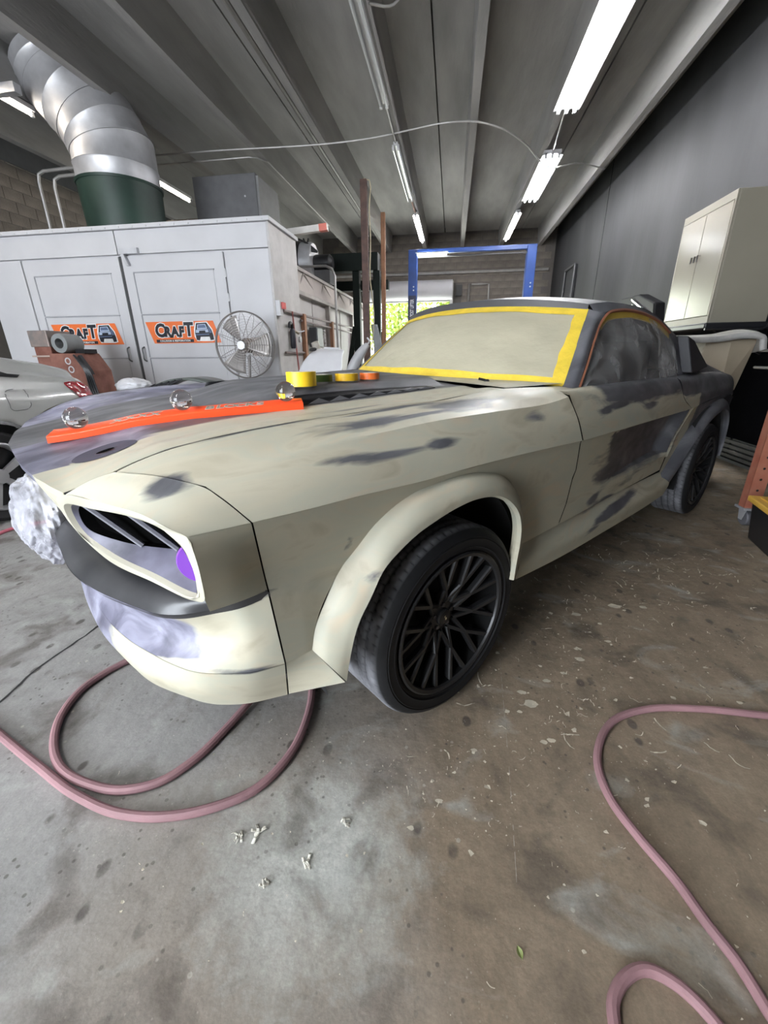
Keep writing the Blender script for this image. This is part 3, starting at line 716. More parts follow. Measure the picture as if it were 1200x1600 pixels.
# ---- roof, pillars, fastback
RC = [(1.13, 1.382), (1.3, 1.405), (1.6, 1.420), (1.9, 1.418), (2.2, 1.384), (2.6, 1.280), (3.0, 1.135), (3.3, 1.04), (3.55, .985)]
RE = [(1.245, .605, 1.338), (1.34, .615, 1.351), (1.6, .632, 1.357), (1.85, .642, 1.343), (2.05, .65, 1.306), (2.3, .664, 1.230), (2.6, .69, 1.135), (2.9, .71, 1.055), (3.3, .72, .99), (3.55, .70, .965)]
e = cat(RE, 70); cc = np.array([(s, 0, lerp_tab(s, RC)) for s in np.linspace(1.125, 3.55, 70)])
rg = []
for tt in np.linspace(-1, 1, 61):
    a = abs(tt); w = a**2.4; x = cc*(1-a**2) + e*a**2; P = x.copy(); P[:, 1] = np.sign(tt)*e[:, 1]*a if tt else 0
    P[:, 0] = cc[:, 0]*(1-a**2)+e[:, 0]*a**2; P[:, 2] = cc[:, 2]*(1-w)+e[:, 2]*w; rg.append(P)
panel('roof', [np.array(rg)], prim=ALL, mirror=False, label='grey primered roof and fastback')
# header band over the windshield, a darker strip
hdr = []
for k, tt in enumerate(np.linspace(-1, 1, 61)):
    a = abs(tt); b = np.array((1.118+.122*a*a, .606*tt, 1.346-.032*a*a)); hdr.append([b+np.array([-.006, 0, .002]), rg[k][0]+np.array([-.004, 0, .001])])
MB().grid(cv(np.array(hdr))).build('windshield_header', mat('header_dark', (.05, .05, .055), .45), CAR)
A_in = [(.87, .722, .996), (1.0, .684, 1.105), (1.12, .645, 1.215), (1.243, .606, 1.316)]
A_md = [(.875, .757, .99), (1.005, .718, 1.10), (1.13, .678, 1.21), (1.265, .638, 1.306)]
A_out = [(.905, .772, .985), (1.02, .735, 1.075), (1.15, .692, 1.185), (1.255, .662, 1.26), (1.33, .652, 1.308)]
panel('windshield_pillar', [loft([A_in, A_md, A_out], 30, 10)], prim=ALL, solid=.004, label='dark grey windshield pillar')
panel('pillar_base', [loft([[(.545, .662, .998), (.70, .745, 1.001), (.697, .842, .982)], [(.70, .70, 1.000), (.79, .75, .999), (.80, .806, .990)], [(.86, .712, .998), (.885, .752, .991), (.915, .785, .988)]], 20, 12)], solid=0)
# sail panel behind the side window down to the quarter
rail = [(.905, .772, .985), (1.02, .737, 1.075), (1.15, .694, 1.185), (1.255, .664, 1.258), (1.33, .655, 1.298), (1.45, .655, 1.318), (1.6, .656, 1.324), (1.8, .660, 1.314), (2.0, .666, 1.283), (2.16, .673, 1.235)]
sail_top = [(2.16, .676, 1.235), (2.3, .682, 1.205), (2.6, .70, 1.12), (2.9, .715, 1.05), (3.3, .722, .987), (3.55, .702, .963)]
sail_bot = [(2.16, .772, .997), (2.3, .771, 1.0), (2.7, .766, 1.001), (3.1, .747, .991), (3.4, .728, .975), (3.55, .703, .962)]
panel('sail_panel', [loft([sail_top, sail_bot], 40, 14)], prim=ALL, label='dark grey sail panel')
panel('drip_rail', [loft([np.array(rail)+np.array([0, .004, .010]), np.array(rail)+np.array([0, .012, .002]), np.array(rail)+np.array([0, .004, -.006])], 60, 5)], m=mat('bare_orange_primer', (.26, .10, .055), .6), solid=0, label='orange brown drip rail edge')
panel('roof_side', [loft([np.array(rail)[3:]+np.array([0, -.002, .008]), cat(RE, 40)[:24]], 40, 5)], prim=ALL, solid=0)

# ---- windshield masking paper and yellow tape
def ws(u, v):
    """u across -1..1, v up 0..1"""
    a = abs(u); b = np.array((.73+.145*a*a, .722*u, 1.012-.016*a*a)); t = np.array((1.118+.122*a*a, .606*u, 1.346-.032*a*a))
    p = b*(1-v)+t*v; k = math.sin(PI*min(1, max(0, v)))*(1-a**3); p[0] -= .030*k; p[2] += .012*k; return p
PAPER = mat('masking_paper', (.42, .39, .285), .75, scale=5, var=.06, bump=.55, bscale=5.5, stretch=(1, 1, 1.6))
rs = np.random.RandomState(5)
KW = rs.randn(9, 2)*np.array((7, 4)); PW_ = rs.rand(9)*6.3
def wrink(u, v): return .0035*float(np.mean(1.6-2.6*np.abs(np.sin(KW@np.array((u, v*1.5+.4*math.sin(3*u)))+PW_))))
wg = []
for v in np.linspace(.0, 1.0, 44):
    row = []
    for u in np.linspace(-1, 1, 90):
        p = ws(u, v); e_ = min(1, min(v, 1-v, 1-abs(u))*9); p[0] -= wrink(u, v)*e_; p[2] += .5*wrink(u, v)*e_; row.append(p)
    wg.append(row)
panel('windshield_paper', [np.array(wg)], m=PAPER, mirror=False, solid=.0015, ang=60, label='beige masking paper covering the windshield')
TAPE = mat('yellow_masking_tape', (.80, .58, .06), .5, scale=14, var=.12, bump=.3, bscale=30)
def strip(fn, n=60):
    G = np.array([[fn(x, k) for x in np.linspace(0, 1, n)] for k in np.linspace(0, 1, 4)]); G[..., 0] -= .004; G[..., 2] += .003
    panel('masking_tape', [G], m=TAPE, mirror=False, solid=.001, ang=60)
jag = lambda x, a: .006*math.sin(13*x+a)+.004*math.sin(29*x+a)
strip(lambda x, k: ws(2*x-1, -.01+k*(.092+jag(x, 1))))
strip(lambda x, k: ws(2*x-1, 1.01-k*(.102+jag(x, 2))))
for sg in (1, -1): strip(lambda x, k, sg=sg: ws(sg*(1.005-k*(.074+.6*jag(x, 3))), x))
# ---- plastic sheet taped over the side windows
def film(name, col, alpha, rough, bscale=7):
    if name in MATS: return MATS[name]
    m, t, N, L, B = nt(name); tc = N.new('ShaderNodeTexCoord')
    n = N.new('ShaderNodeTexNoise'); n.inputs['Scale'].default_value = bscale; n.inputs['Detail'].default_value = 7; n.inputs['Distortion'].default_value = 1.0
    L.new(tc.outputs['Object'], n.inputs['Vector'])
    B.inputs['Base Color'].default_value = (*col, 1); B.inputs['Roughness'].default_value = rough
    r = N.new('ShaderNodeValToRGB'); r.color_ramp.elements[0].position = .35; r.color_ramp.elements[1].position = .75
    r.color_ramp.elements[0].color = (alpha*.55,)*3 + (1,); r.color_ramp.elements[1].color = (min(1, alpha*1.5),)*3 + (1,)
    L.new(n.outputs['Fac'], r.inputs['Fac']); L.new(r.outputs['Color'], B.inputs['Alpha'])
    b = N.new('ShaderNodeBump'); b.inputs['Strength'].default_value = .6; b.inputs['Distance'].default_value = .02; L.new(n.outputs['Fac'], b.inputs['Height']); L.new(b.outputs['Normal'], B.inputs['Normal'])
    MATS[name] = m; return m
FILM = film('clear_plastic_film', (.62, .62, .62), .36, .16)
FILM2 = film('crumpled_plastic_film', (.62, .62, .68), .62, .25, 9)
wt = np.array(rail); wb_ = [(.92, .775, .99), (1.1, .779, .994), (1.3, .777, .995), (1.5, .776, .996), (1.75, .775, .996), (2.0, .773, .996), (2.1, .772, .997)]
wgd = loft([wt+np.array([0, -.004, -.012]), (cat(wt, 12)+cat(wb_, 12))/2+np.array([.03, .006, 0]), wb_], 60, 30)
for i in range(wgd.shape[0]):
    for j in range(wgd.shape[1]):
        u, v = j/59, i/29; wgd[i, j, 1] += .006*math.sin(9*u+5*v)*math.sin(PI*v) + .004*math.sin(23*u-9*v)*math.sin(PI*v)
panel('window_film', [wgd], m=FILM, solid=0, ang=60, label='clear plastic sheet taped over the side window')
rg2 = wgd[:, 44:, :].copy(); rg2[..., 1] += .012
panel('window_film_flap', [rg2], m=film('film_flap', (.62, .62, .62), .5, .25, 8), solid=0, ang=60)
tp = loft([wt[3:]+np.array([0, .001, -.004]), wt[3:]+np.array([.01, .004, -.034])], 40, 3)
panel('window_tape', [tp], m=mat('old_yellow_tape', (.55, .38, .06), .6), solid=0)
# dark cabin inside, so the covered windows stay dark
MB().rng(.95, 2.5, -.55, .55, .55, .62).rng(1.35, 1.5, -.5, .5, .6, 1.15).rng(2.2, 2.3, -.55, .55, .6, 1.2).build('cabin', mat('cabin_black', (.01, .01, .011), .9), CAR)
# ---- black louvre scoops on the sail panels
for sg in (1, -1):
    o = [(2.20, .705, 1.222), (2.30, .708, 1.20), (2.42, .715, 1.13), (2.62, .742, 1.035), (2.34, .760, 1.008), (2.24, .76, 1.01)]
    out = [(2.21, .765, 1.218), (2.31, .775, 1.195), (2.43, .79, 1.125), (2.63, .80, 1.038), (2.34, .815, 1.012), (2.235, .82, 1.012)]
    m = MB(); a = cv(np.array([(s, sg*t, z) for s, t, z in o])); b = cv(np.array([(s, sg*t, z) for s, t, z in out]))
    n = len(o)
    for i in range(n): m.poly([a[i], a[(i+1) % n], b[(i+1) % n], b[i]])
    m.poly(b); m.poly(a[::-1])
    m.build('quarter_louvre', mat('louvre_black', (.028, .028, .031), .42), CAR, bevel=.006)

# ---- wheels
def tyre_mesh(name, parent):
    prof = [(.238, .105), (.250, .114), (.258, .115), (.262, .121), (.266, .119), (.288, .1235), (.291, .1205), (.294, .1225), (.308, .116), (.318, .104), (.3245, .090)]
    prof = prof + [(.325, w) for w in np.linspace(.082, -.082, 22)] + [(p[0], -p[1]) for p in prof[::-1]]
    n = 360; m = MB(); G = []
    for r, w in prof:
        row = []
        for k in range(n):
            a = 2*PI*k/n; rr = r
            if r > .31:
                x = abs(w)
                if any(abs(x-g) < .0045 for g in (.022, .058)): rr -= .006
                else:
                    ph = (a*36/PI/2*2 + (w/.09)*1.3*(1 if x < .058 else .4)) % 1.0
                    if ph < .10 and x > .01: rr -= .005
            row.append((rr*math.cos(a), w, rr*math.sin(a)))
        G.append(row)
    return m.grid(G, closed=True).build(name, tyre_mat(), parent, ang=40)
def tyre_mat():
    if 'dusty_tyre_rubber' in MATS: return MATS['dusty_tyre_rubber']
    m, t, N, L, B = nt('dusty_tyre_rubber'); tc = N.new('ShaderNodeTexCoord'); sx = N.new('ShaderNodeSeparateXYZ'); L.new(tc.outputs['Object'], sx.inputs[0])
    cb_ = N.new('ShaderNodeCombineXYZ'); L.new(sx.outputs['X'], cb_.inputs[0]); L.new(sx.outputs['Z'], cb_.inputs[1])
    ln = N.new('ShaderNodeVectorMath'); ln.operation = 'LENGTH'; L.new(cb_.outputs[0], ln.inputs[0])
    mr = N.new('ShaderNodeMapRange'); mr.inputs['From Min'].default_value = .316; mr.inputs['From Max'].default_value = .3235; L.new(ln.outputs['Value'], mr.inputs['Value'])
    nz = N.new('ShaderNodeTexNoise'); nz.inputs['Scale'].default_value = 9; nz.inputs['Detail'].default_value = 7; L.new(tc.outputs['Object'], nz.inputs['Vector'])
    rp = N.new('ShaderNodeValToRGB'); rp.color_ramp.elements[0].position = .32; rp.color_ramp.elements[1].position = .72
    rp.color_ramp.elements[0].color = (.075, .075, .082, 1); rp.color_ramp.elements[1].color = (.30, .30, .32, 1); L.new(nz.outputs['Fac'], rp.inputs['Fac'])
    mx = N.new('ShaderNodeMix'); mx.data_type = 'RGBA'; mx.inputs['A'].default_value = (.012, .012, .013, 1); L.new(mr.outputs[0], mx.inputs['Factor']); L.new(rp.outputs['Color'], mx.inputs['B'])
    L.new(mx.outputs['Result'], B.inputs['Base Color']); B.inputs['Roughness'].default_value = .6; B.inputs['Specular IOR Level'].default_value = .3
    MATS['dusty_tyre_rubber'] = m; return m
RIMM = mat('satin_black_rim', (.030, .030, .031), .30, .3)
def make_wheel():
    w = bpy.data.objects.new('wheel', None); COL.objects.link(w)
    tyre_mesh('tyre', w)
    rim = MB().lathe([(.236, -.10), (.243, -.112), (.246, -.118), (.240, -.121), (.230, -.117), (.227, -.110)], 72, axis='Y').build('rim', RIMM, w)
    MB().lathe([(.227, -.110), (.222, -.06), (.218, .10), (.236, .105)], 72, axis='Y').build('rim_barrel', mat('barrel_black', (.006, .006, .006), .7, spec=.1), rim)
    # lattice of spokes: hub -> ten crossing nodes -> two arms each out to the rim (outer face is -Y)
    def bar(m, a0, r0, y0, a1, r1, y1, w0, w1, d=.018):
        p0 = Vector((r0*math.cos(a0), y0, r0*math.sin(a0))); p1 = Vector((r1*math.cos(a1), y1, r1*math.sin(a1)))
        t = (p1-p0).normalized(); nrm = Vector((0, -1, 0)); sd = t.cross(nrm).normalized()
        pts = []
        for p, ww in ((p0, w0), (p1, w1)):
            pts.append([p+sd*ww*.5, p+sd*ww*.34+nrm*.006, p-sd*ww*.34+nrm*.006, p-sd*ww*.5, p-sd*ww*.4-nrm*d, p+sd*ww*.4-nrm*d])
        m.grid(pts, closed=True); m.poly(pts[0][::-1]); m.poly(pts[1])
    for k in range(10):
        a = 2*PI*k/10 + R(9); m = MB(); na = a + R(18)
        bar(m, a, .056, -.060, na, .124, -.086, .017, .014); bar(m, a+R(36), .056, -.060, na, .124, -.086, .017, .014)
        bar(m, na, .121, -.086, na-R(9), .232, -.106, .015, .018); bar(m, na, .121, -.086, na+R(9), .232, -.106, .015, .018)
        m.build('spoke', RIMM, rim, smooth=False)
    MB().lathe([(0, -.072), (.026, -.072), (.030, -.068), (.030, -.060), (.056, -.056), (.062, -.045), (.062, .02), (0, .02)], 36, axis='Y').build('hub', RIMM, w)
    MB().lathe([(0, -.0745), (.020, -.0745), (.024, -.072)], 28, axis='Y').build('centre_cap', mat('cap_black', (.012, .011, .010), .3), w)
    text_mesh('cap_mark', '5', .022, mat('cap_gold', (.45, .36, .22), .4), w, Matrix.Translation((0, -.0752, 0)) @ Matrix.Rotation(R(90), 4, 'X') @ Matrix.Rotation(R(20), 4, 'Z'))
    for k in range(5):
        a = 2*PI*k/5 + .3
        MB().lathe([(0, -.064), (.008, -.064), (.008, -.05), (0, -.05)], 6, (.042*math.cos(a), 0, .042*math.sin(a)), 'Y').build('lug_nut', mat('lug_steel', (.10, .10, .11), .35, .8), w)
    MB().lathe([(0, .0), (.185, .0), (.185, .02), (0, .02)], 40, axis='Y').build('brake_disc', mat('brake_dark', (.035, .033, .032), .5, .5), w)
    return w
wh = make_wheel(); wh.parent = CAR; wh.location = (.006, -.806, .325)
for s, t, flip in ((2.74, .775, 0), (.006, -.806, 1), (2.74, -.775, 1)):
    c = copy_tree(wh, CAR); c.location = (s, -t, .325 if s < 1 else .33); c.rotation_euler[2] = PI if flip else 0
    if s > 1: c.scale = (1.02, 1.0, 1.02)

# ================================================================ CEILING SERVICES
def fixture(x, y0, y1, lit, w, ntube, label, z=4.255, tube=None):
    e = empty('strip_light', (x, (y0+y1)/2, z), 0, label, 'light', 'strip lights under the roof stems')
    L_ = y1-y0
    MB().rng(-w/2+.03, w/2-.03, -L_/2, L_/2, .035, .09).build('housing', FIX, e)
    rf = MB()
    for sg in (-1, 1): rf.poly([(sg*.03, -L_/2, .045), (sg*.03, L_/2, .045), (sg*w/2, L_/2, .015), (sg*w/2, -L_/2, .015)])
    o = rf.build('reflector', FIX, e, smooth=False); o.modifiers.new('t', 'SOLIDIFY').thickness = .003
    for i in range(ntube):
        tx = (i-(ntube-1)/2)*(w*.62/max(1, ntube-1)) if ntube > 1 else 0
        MB().lathe([(0, -L_/2+.04), (.019, -L_/2+.04), (.019, L_/2-.04), (0, L_/2-.04)], 10, (tx, 0, 0), 'Y').build('tube', (tube or TUBE_ON) if lit else TUBE_OFF, e)
        for yy in (-L_/2+.02, L_/2-.02): MB().rng(tx-.018, tx+.018, yy-.02, yy+.02, -.025, .05).build('lamp_holder', WHITE, e)
    return e
fixture(1.40, 5.05, 7.62, True, .34, 3, 'wide lit strip light closest to the camera in the right-hand row')
fixture(1.52, 9.0, 11.25, True, .34, 3, 'middle lit strip light of the right-hand row')
fixture(-2.24, -2.6, -.1, True, .34, 3, 'wide lit strip light on the third roof stem behind the photographer')  # extra lamp out of view, added to lift hood and floor brightness
fixture(1.40, 12.1, 14.6, True, .16, 1, 'narrow lit strip light at the far end of the right-hand row')
fixture(-1.06, 4.65, 7.05, False, .13, 2, 'unlit twin tube strip light nearest the camera on the centre beam')
fixture(-1.06, 8.25, 10.7, False, .13, 2, 'second unlit twin tube strip light along the centre beam')
fixture(-1.03, 11.8, 14.3, True, .14, 1, 'lit strip light at the far end of the centre beam', tube=emat('lit_pinkish_tube', (1, .93, .88), 26))
fixture(-5.84, 3.9, 6.42, True, .16, 1, 'warm strip light beside the big duct in the left bay', tube=TUBE_WARM)
fixture(-5.72, 8.3, 9.9, True, .16, 1, 'warm strip light above the booth roof behind the duct', tube=TUBE_WARM)
m = MB()
for x, y0, y1 in ((1.40, 7.62, 9.0), (1.46, 11.25, 12.1), (-1.06, 7.05, 8.25), (-1.045, 10.7, 11.8)): pass
def pipe(name, pts, r, mt, label, cat_='conduit', parent=None, n=8, k=None, group=None):
    P = cat(pts, k) if k else pts
    o = MB().tube(P, r, n).build(name, mt, parent)
    return o if parent else tag(o, label, cat_, group)
pipe('conduit', [(1.40, 7.62, 4.33), (1.52, 9.0, 4.33)], .014, CONDUIT, 'short grey conduit linking the first two lights of the right-hand row')
pipe('conduit', [(-1.06, 7.05, 4.33), (-1.06, 8.25, 4.33)], .014, CONDUIT, 'grey conduit linking the two unlit strip lights')
pipe('conduit', [(-1.06, 10.7, 4.33), (-1.04, 11.8, 4.33)], .02, RUST, 'rusty conduit between the second unlit light and the far lit one')
pipe('cable', [(-5.3, 8.0, 4.34), (-4.2, 8.0, 4.33), (-1.2, 8.0, 4.33), (-.75, 7.9, 4.335), (-.3, 7.81, 4.34), (.2, 7.86, 4.34), (.54, 8.06, 4.33), (1.0, 8.6, 4.31), (1.51, 9.2, 4.17), (2.1, 9.6, 4.33), (2.65, 9.99, 4.345)], .013, CONDUIT, 'long pale cable crossing under all the roof stems', 'cable', k=60)
pipe('conduit', [(-5.5, 8.35, 4.34), (-3.62, 8.35, 4.34), (-3.50, 8.4, 4.34), (-3.37, 8.6, 4.34), (-3.36, 12.5, 4.34)], .012, CONDUIT, 'conduit turning along the second roof stem above the booth')
pipe('cable', [(-.96, 5.45, 4.345), (-.75, 5.6, 4.40), (-.45, 5.5, 4.62), (.1, 5.4, 4.345)], .012, CONDUIT, 'white cable loop at the top edge beside the unlit light', 'cable', k=24)
pipe('conduit', [(-2.36, YF+.1, 4.42), (-2.36, YB-.1, 4.42)], .035, mat('dark_pipe', (.16, .15, .14), .6), 'dark pipe clipped along the third roof stem')
pipe('conduit', [(DX0-1.2, YB-.06, 3.70), (2.95, YB-.06, 3.70)], .045, CONDUIT, 'thick pale conduit running across the back wall')
pipe('conduit', [(.45, YB-.05, 3.35), (.45, YB-.05, 2.2)], .04, mat('dark_pipe', (.1, .1, .1), .6), 'dark vertical conduit drop beside the roll-up door')
tag(MB().rng(.02, .22, YB-.14, YB-.02, 3.0, 3.32).build('junction_box', mat('box_dark', (.04, .04, .04), .6)), 'dark electrical box beside the roll-up door', 'box')
pipe('conduit', [(.53, YB-.05, 3.33), (.85, YB-.05, 3.33), (1.1, YB-.05, 3.33), (1.12, YB-.05, 2.4)], .03, CONDUIT, 'thin bent conduit on the block wall right of the door')
for dx, zt in ((0, 4.10), (.28, 4.01)):
    X0 = -7.12 + dx
    pipe('conduit', [(X0, 7.6, 0), (X0, 7.6, zt-.15), (X0+.03, 7.6, zt-.04), (X0+.14, 7.6, zt), (X0+1.1, 7.6, zt+.02)], .026, CONDUIT, ('tall' if dx == 0 else 'shorter') + ' bent conduit rising behind the booth by the left wall', n=8)

# ================================================================ BOOTH
BT = empty('paint_booth', (0, 6.0, 0), 0, 'large white spray booth with double doors', 'booth')
def bp(name, x0, x1, y0, y1, z0, z1, mt=None, par=None, bev=.004): return MB().rng(x0, x1, y0, y1, z0, z1).build(name, mt or WHITE, par or BT, smooth=False, bevel=bev)
bp('front_box', -6.9, -2.46, .05, 1.02, 0, 2.76)
bp('fascia', -6.9, -4.675, 0, .05, 2.475, 2.76); bp('fascia', -4.66, -2.46, 0, .05, 2.475, 2.76)
rfz = bp('roof_flange', -6.93, -2.40, -.04, 1.05, 2.765, 2.815)
for i in range(22): MB().lathe([(0, .0), (.012, .0), (.010, -.010), (0, -.012)], 8, (-6.8+i*.205, -.04, 2.785), 'Y').build('bolt', FIX, rfz)
bp('pilaster', -6.9, -6.265, 0, .05, 0, 2.465); bp('pilaster', -3.085, -2.46, 0, .05, 0, 2.465)
bp('side_wall', -2.46, -2.43, .0, 1.02, 0, 2.765, mat('booth_side', (.50, .48, .47), .55))
MOULD_SHADOW = mat('moulding_shadow_grey', (.33, .33, .35), .6)  # grey bars at panel tops and left edges draw their shadow lines
for x0, x1, hx in ((-6.25, -4.685, -4.80), (-4.635, -3.115, -4.55)):
    d = bp('door', x0, x1, .012, .05, .02, 2.455)
    wdt = x1-x0
    for z0, z1 in ((1.725, 2.245), (1.135, 1.705), (.50, 1.115), (.10, .48)):
        bp('door_panel', x0+.16, x1-.16, .004, .012, z0, z1, None, d, .003)
        bp('moulding_shadow', x0+.15, x1-.15, -.004, .012, z1, z1+.014, MOULD_SHADOW, d, .002); bp('moulding_shadow', x0+.145, x0+.16, -.004, .012, z0, z1, MOULD_SHADOW, d, .002)
    h = MB().tube(cat([(hx, .01, 1.08), (hx, -.035, 1.10), (hx, -.04, 1.18), (hx, -.035, 1.26), (hx, .01, 1.28)], 14), .011, 8); h.build('handle', mat('pewter', (.12, .12, .12), .4, .7), d)
MB().rng(-4.683, -4.637, .03, .05, .02, 2.46).build('door_gap', mat('gap_dark', (.06, .06, .06), .8), BT)
for z in (2.2, 1.9): MB().lathe([(0, -.05), (.014, -.05), (.014, .05), (0, .05)], 8, (-3.10, .0, z)).build('hinge', FIX, BT)
cl = MB().rng(-4.61, -4.33, -.05, .0, 2.47, 2.54).prism([(-4.60, -.045, 2.47), (-4.55, -.045, 2.47), (-4.50, -.045, 2.33), (-4.54, -.045, 2.33)], (0, .04, 0))
cl.build('door_closer', STEEL, BT, smooth=False)
# rear tail of the booth with a sloping braced roof edge
TAILM = mat('booth_tail', (.46, .435, .42), .6, scale=1.5, var=.12)
bp('tail_body', -4.7, -2.55, 1.02, 7.2, 0, 2.10, TAILM)
sl = MB().prism([(-2.50, 1.03, 2.10), (-2.62, 1.03, 2.48), (-4.7, 1.03, 2.48), (-4.7, 1.03, 2.10)], (0, 6.15, 0)); sl.build('tail_hip', mat('tail_hip_tan', (.42, .37, .34), .65, scale=2, var=.15), BT, smooth=False)
bp('tail_ledge', -2.56, -2.46, 1.03, 7.2, 2.06, 2.12, mat('ledge_tan', (.34, .31, .29), .6))
bp('tail_cap', -2.70, -2.58, 1.03, 7.2, 2.47, 2.52, mat('ledge_tan', (.34, .31, .29), .6))
for i in range(5):
    y = 1.25+i*1.2
    for (ya, yb) in ((y, y+.55), (y+1.1, y+.55)):
        MB().tube([(-2.545, ya, 2.13), (-2.60, yb, 2.46)], .018, 6).build('brace', mat('brace_tan', (.30, .27, .25), .6), BT)
for y in (2.9, 5.0, 7.1): bp('tail_post', -2.55, -2.47, y-.05, y+.05, 0, 2.1, mat('post_tan', (.36, .33, .31), .6))
for y in (2.0, 4.0, 6.1): bp('tail_seam', -2.55, -2.54, y-.015, y+.015, 0, 2.06, mat('ledge_tan', (.3, .3, .3), .6))
# ---- banners on the booth doors
ORANGE = mat('banner_orange', (.82, .17, .035), .55, var=.05); INK = mat('banner_ink', (.012, .013, .02), .5); PAPERW = mat('banner_white', (.85, .85, .84), .5)
JB = mat('jeep_blue', (.10, .14, .24), .5); JL = mat('jeep_pale', (.45, .52, .66), .5)
def banner(x0, x1, z0, z1, label):
    w, h = x1-x0, z1-z0; e = empty('banner_sign', ((x0+x1)/2, 5.996, (z0+z1)/2), 0, label, 'sign', 'orange banners on the booth doors')
    sh = .045
    MB().prism([(-w/2-sh, 0, h/2), (w/2-sh, 0, h/2), (w/2+sh, 0, -h/2), (-w/2+sh, 0, -h/2)], (0, .002, 0)).build('backing', ORANGE, e, smooth=False)
    M = lambda x, z, y: Matrix.Translation((x, y, z)) @ Matrix.Rotation(R(90), 4, 'X')
    def word(b, x, z, s, space=1.0, o=.011):
        text_mesh('letter_outline', b, s, PAPERW, e, M(x, z, -.0012) @ Matrix.Diagonal((.92, 1, 1, 1)), o+.011, .0004, .06, space)
        text_mesh('letter', b, s, INK, e, M(x, z, -.0026) @ Matrix.Diagonal((.92, 1, 1, 1)), o, .0004, .06, space)
    word('C', -w*.345, h*.07, .24); word('R', -w*.235, h*.015, .175); word('A', -w*.125, h*.015, .175); word('F', -w*.025, h*.015, .175); word('T', w*.085, h*.10, .245)
    MB().rng(-w*.42, w*.14, -.0016, -.0004, -h*.46, -h*.32).build('strapline_bar', INK, e, smooth=False)
    text_mesh('strapline', 'COLLISION & RESTORATION', .034, PAPERW, e, M(-w*.14, -h*.39, -.0022), .001, .0003, 0, 1.12)
    # little off-road truck emblem: white halo, dark body, pale windshield and grille
    cx = w*.31
    def pl(name, pts, y, mt): MB().prism([(cx+a*w, y, b*h) for a, b in pts], (0, .0006, 0)).build(name, mt, e, smooth=False)
    pl('truck_halo', [(-.115, .44), (.06, .46), (.125, .12), (.15, -.38), (.10, -.43), (-.12, -.42), (-.15, -.2), (-.145, .12)], -.0014, PAPERW)
    pl('truck_body', [(-.10, .40), (.05, .42), (.11, .10), (.13, -.15), (.13, -.36), (.08, -.38), (.07, -.22), (-.06, -.22), (-.08, -.39), (-.125, -.36), (-.135, -.05), (-.125, .10)], -.0024, INK)
    pl('truck_windshield', [(-.085, .34), (.03, .36), (.055, .14), (-.10, .12)], -.0034, JL)
    pl('truck_glass', [(-.075, .31), (.02, .33), (.04, .19), (-.085, .17)], -.0044, JB)
    pl('truck_hood', [(-.115, .10), (.06, .12), (.065, -.02), (-.125, -.04)], -.0034, JL)
    pl('truck_grille', [(-.07, .06), (.02, .07), (.02, -.03), (-.075, -.04)], -.0044, INK)
    pl('truck_bumper', [(-.13, -.10), (.07, -.08), (.07, -.13), (-.13, -.15)], -.0034, JB)
    pl('truck_side', [(.06, .36), (.10, .10), (.11, -.05), (.075, -.05), (.065, .12)], -.0034, JB)
    pl('truck_plate', [(-.045, -.36), (.035, -.36), (.02, -.24), (-.02, -.22)], -.0036, PAPERW)
    return e
banner(-5.985, -4.905, 1.32, 1.61, 'orange banner with black lettering on the left booth door, partly behind the rusty machine')
banner(-4.40, -3.34, 1.325, 1.615, 'orange banner with black lettering on the right booth door, beside the fan')

# ---- plant on top of the booth
e = empty('exhaust_duct', (-4.88, 6.62, 2.815), 0, 'fat galvanised exhaust duct with a green collar on the booth roof', 'duct')
GREEN = mat('green_paint', (.008, .022, .016), .5, scale=3, col2=(.018, .045, .032))
MB().lathe([(.52, .0), (.545, .60), (.555, .60), (.565, .63), (.53, .63), (.51, .0)], 48).build('collar', GREEN, e)
def duct_run(path, r, nm):
    o = MB().tube(path, r, 44, caps=False).build(nm, STEEL, e, ang=25); return o
KN_ = [(0, 0, .60), (0, 0, 1.06), (-.17, -.015, 1.40), (-.50, -.05, 1.82), (-.60, -.06, 2.05)]
RR_ = [.535, .53, .525, .515, .51]
for k in range(4):
    a, b = Vector(KN_[k]), Vector(KN_[k+1]); tq = [a, a*.5+b*.5, b]
    # mitred sections share the bisecting planes of the path
    pt_ = [Vector(KN_[max(0, k-1)]), a, b, Vector(KN_[min(4, k+2)])]
    def plane_ring(c_, t_, r_):
        t_ = t_.normalized(); d_ = (b-a).normalized(); x_ = Vector((0, 1, 0)); x_ = (x_-d_*x_.dot(d_)).normalized(); y_ = d_.cross(x_); out_ = []
        for q in range(48):
            p_ = (x_*math.cos(2*PI*q/48)+y_*math.sin(2*PI*q/48))*r_; out_.append(tuple(c_ + p_ - d_*(p_.dot(t_)/d_.dot(t_))))
        return out_
    ta = (a-pt_[0]).normalized()+(b-a).normalized() if k else (b-a); tb = (b-a).normalized()+(pt_[3]-b).normalized() if k < 3 else (b-a)
    dd = (b-a).normalized(); g = [plane_ring(a, ta, RR_[k]+.012), plane_ring(a+dd*.03, ta, RR_[k]+.012), plane_ring(a+dd*.035, ta, RR_[k])]
    mdp = (a+b)/2
    g += [plane_ring(mdp-dd*.012, dd, RR_[k]), plane_ring(mdp, dd, RR_[k]+.009), plane_ring(mdp+dd*.012, dd, RR_[k]), plane_ring(b, tb, RR_[k])]
    MB().grid(g, closed=True).build('duct_section', STEEL, e, ang=60)
tag(MB().box((-6.3, 5.9, 4.28), (1.6, .10, .10)).build('steel_angle', STEEL), 'galvanised angle bar crossing beside the duct top', 'bracket')
bx = empty('air_handler', (-3.95, 8.3, 2.48), 0, 'dark grey air handling cabinet behind the booth roof', 'cabinet')
AH = mat('handler_grey', (.12, .12, .125), .5)
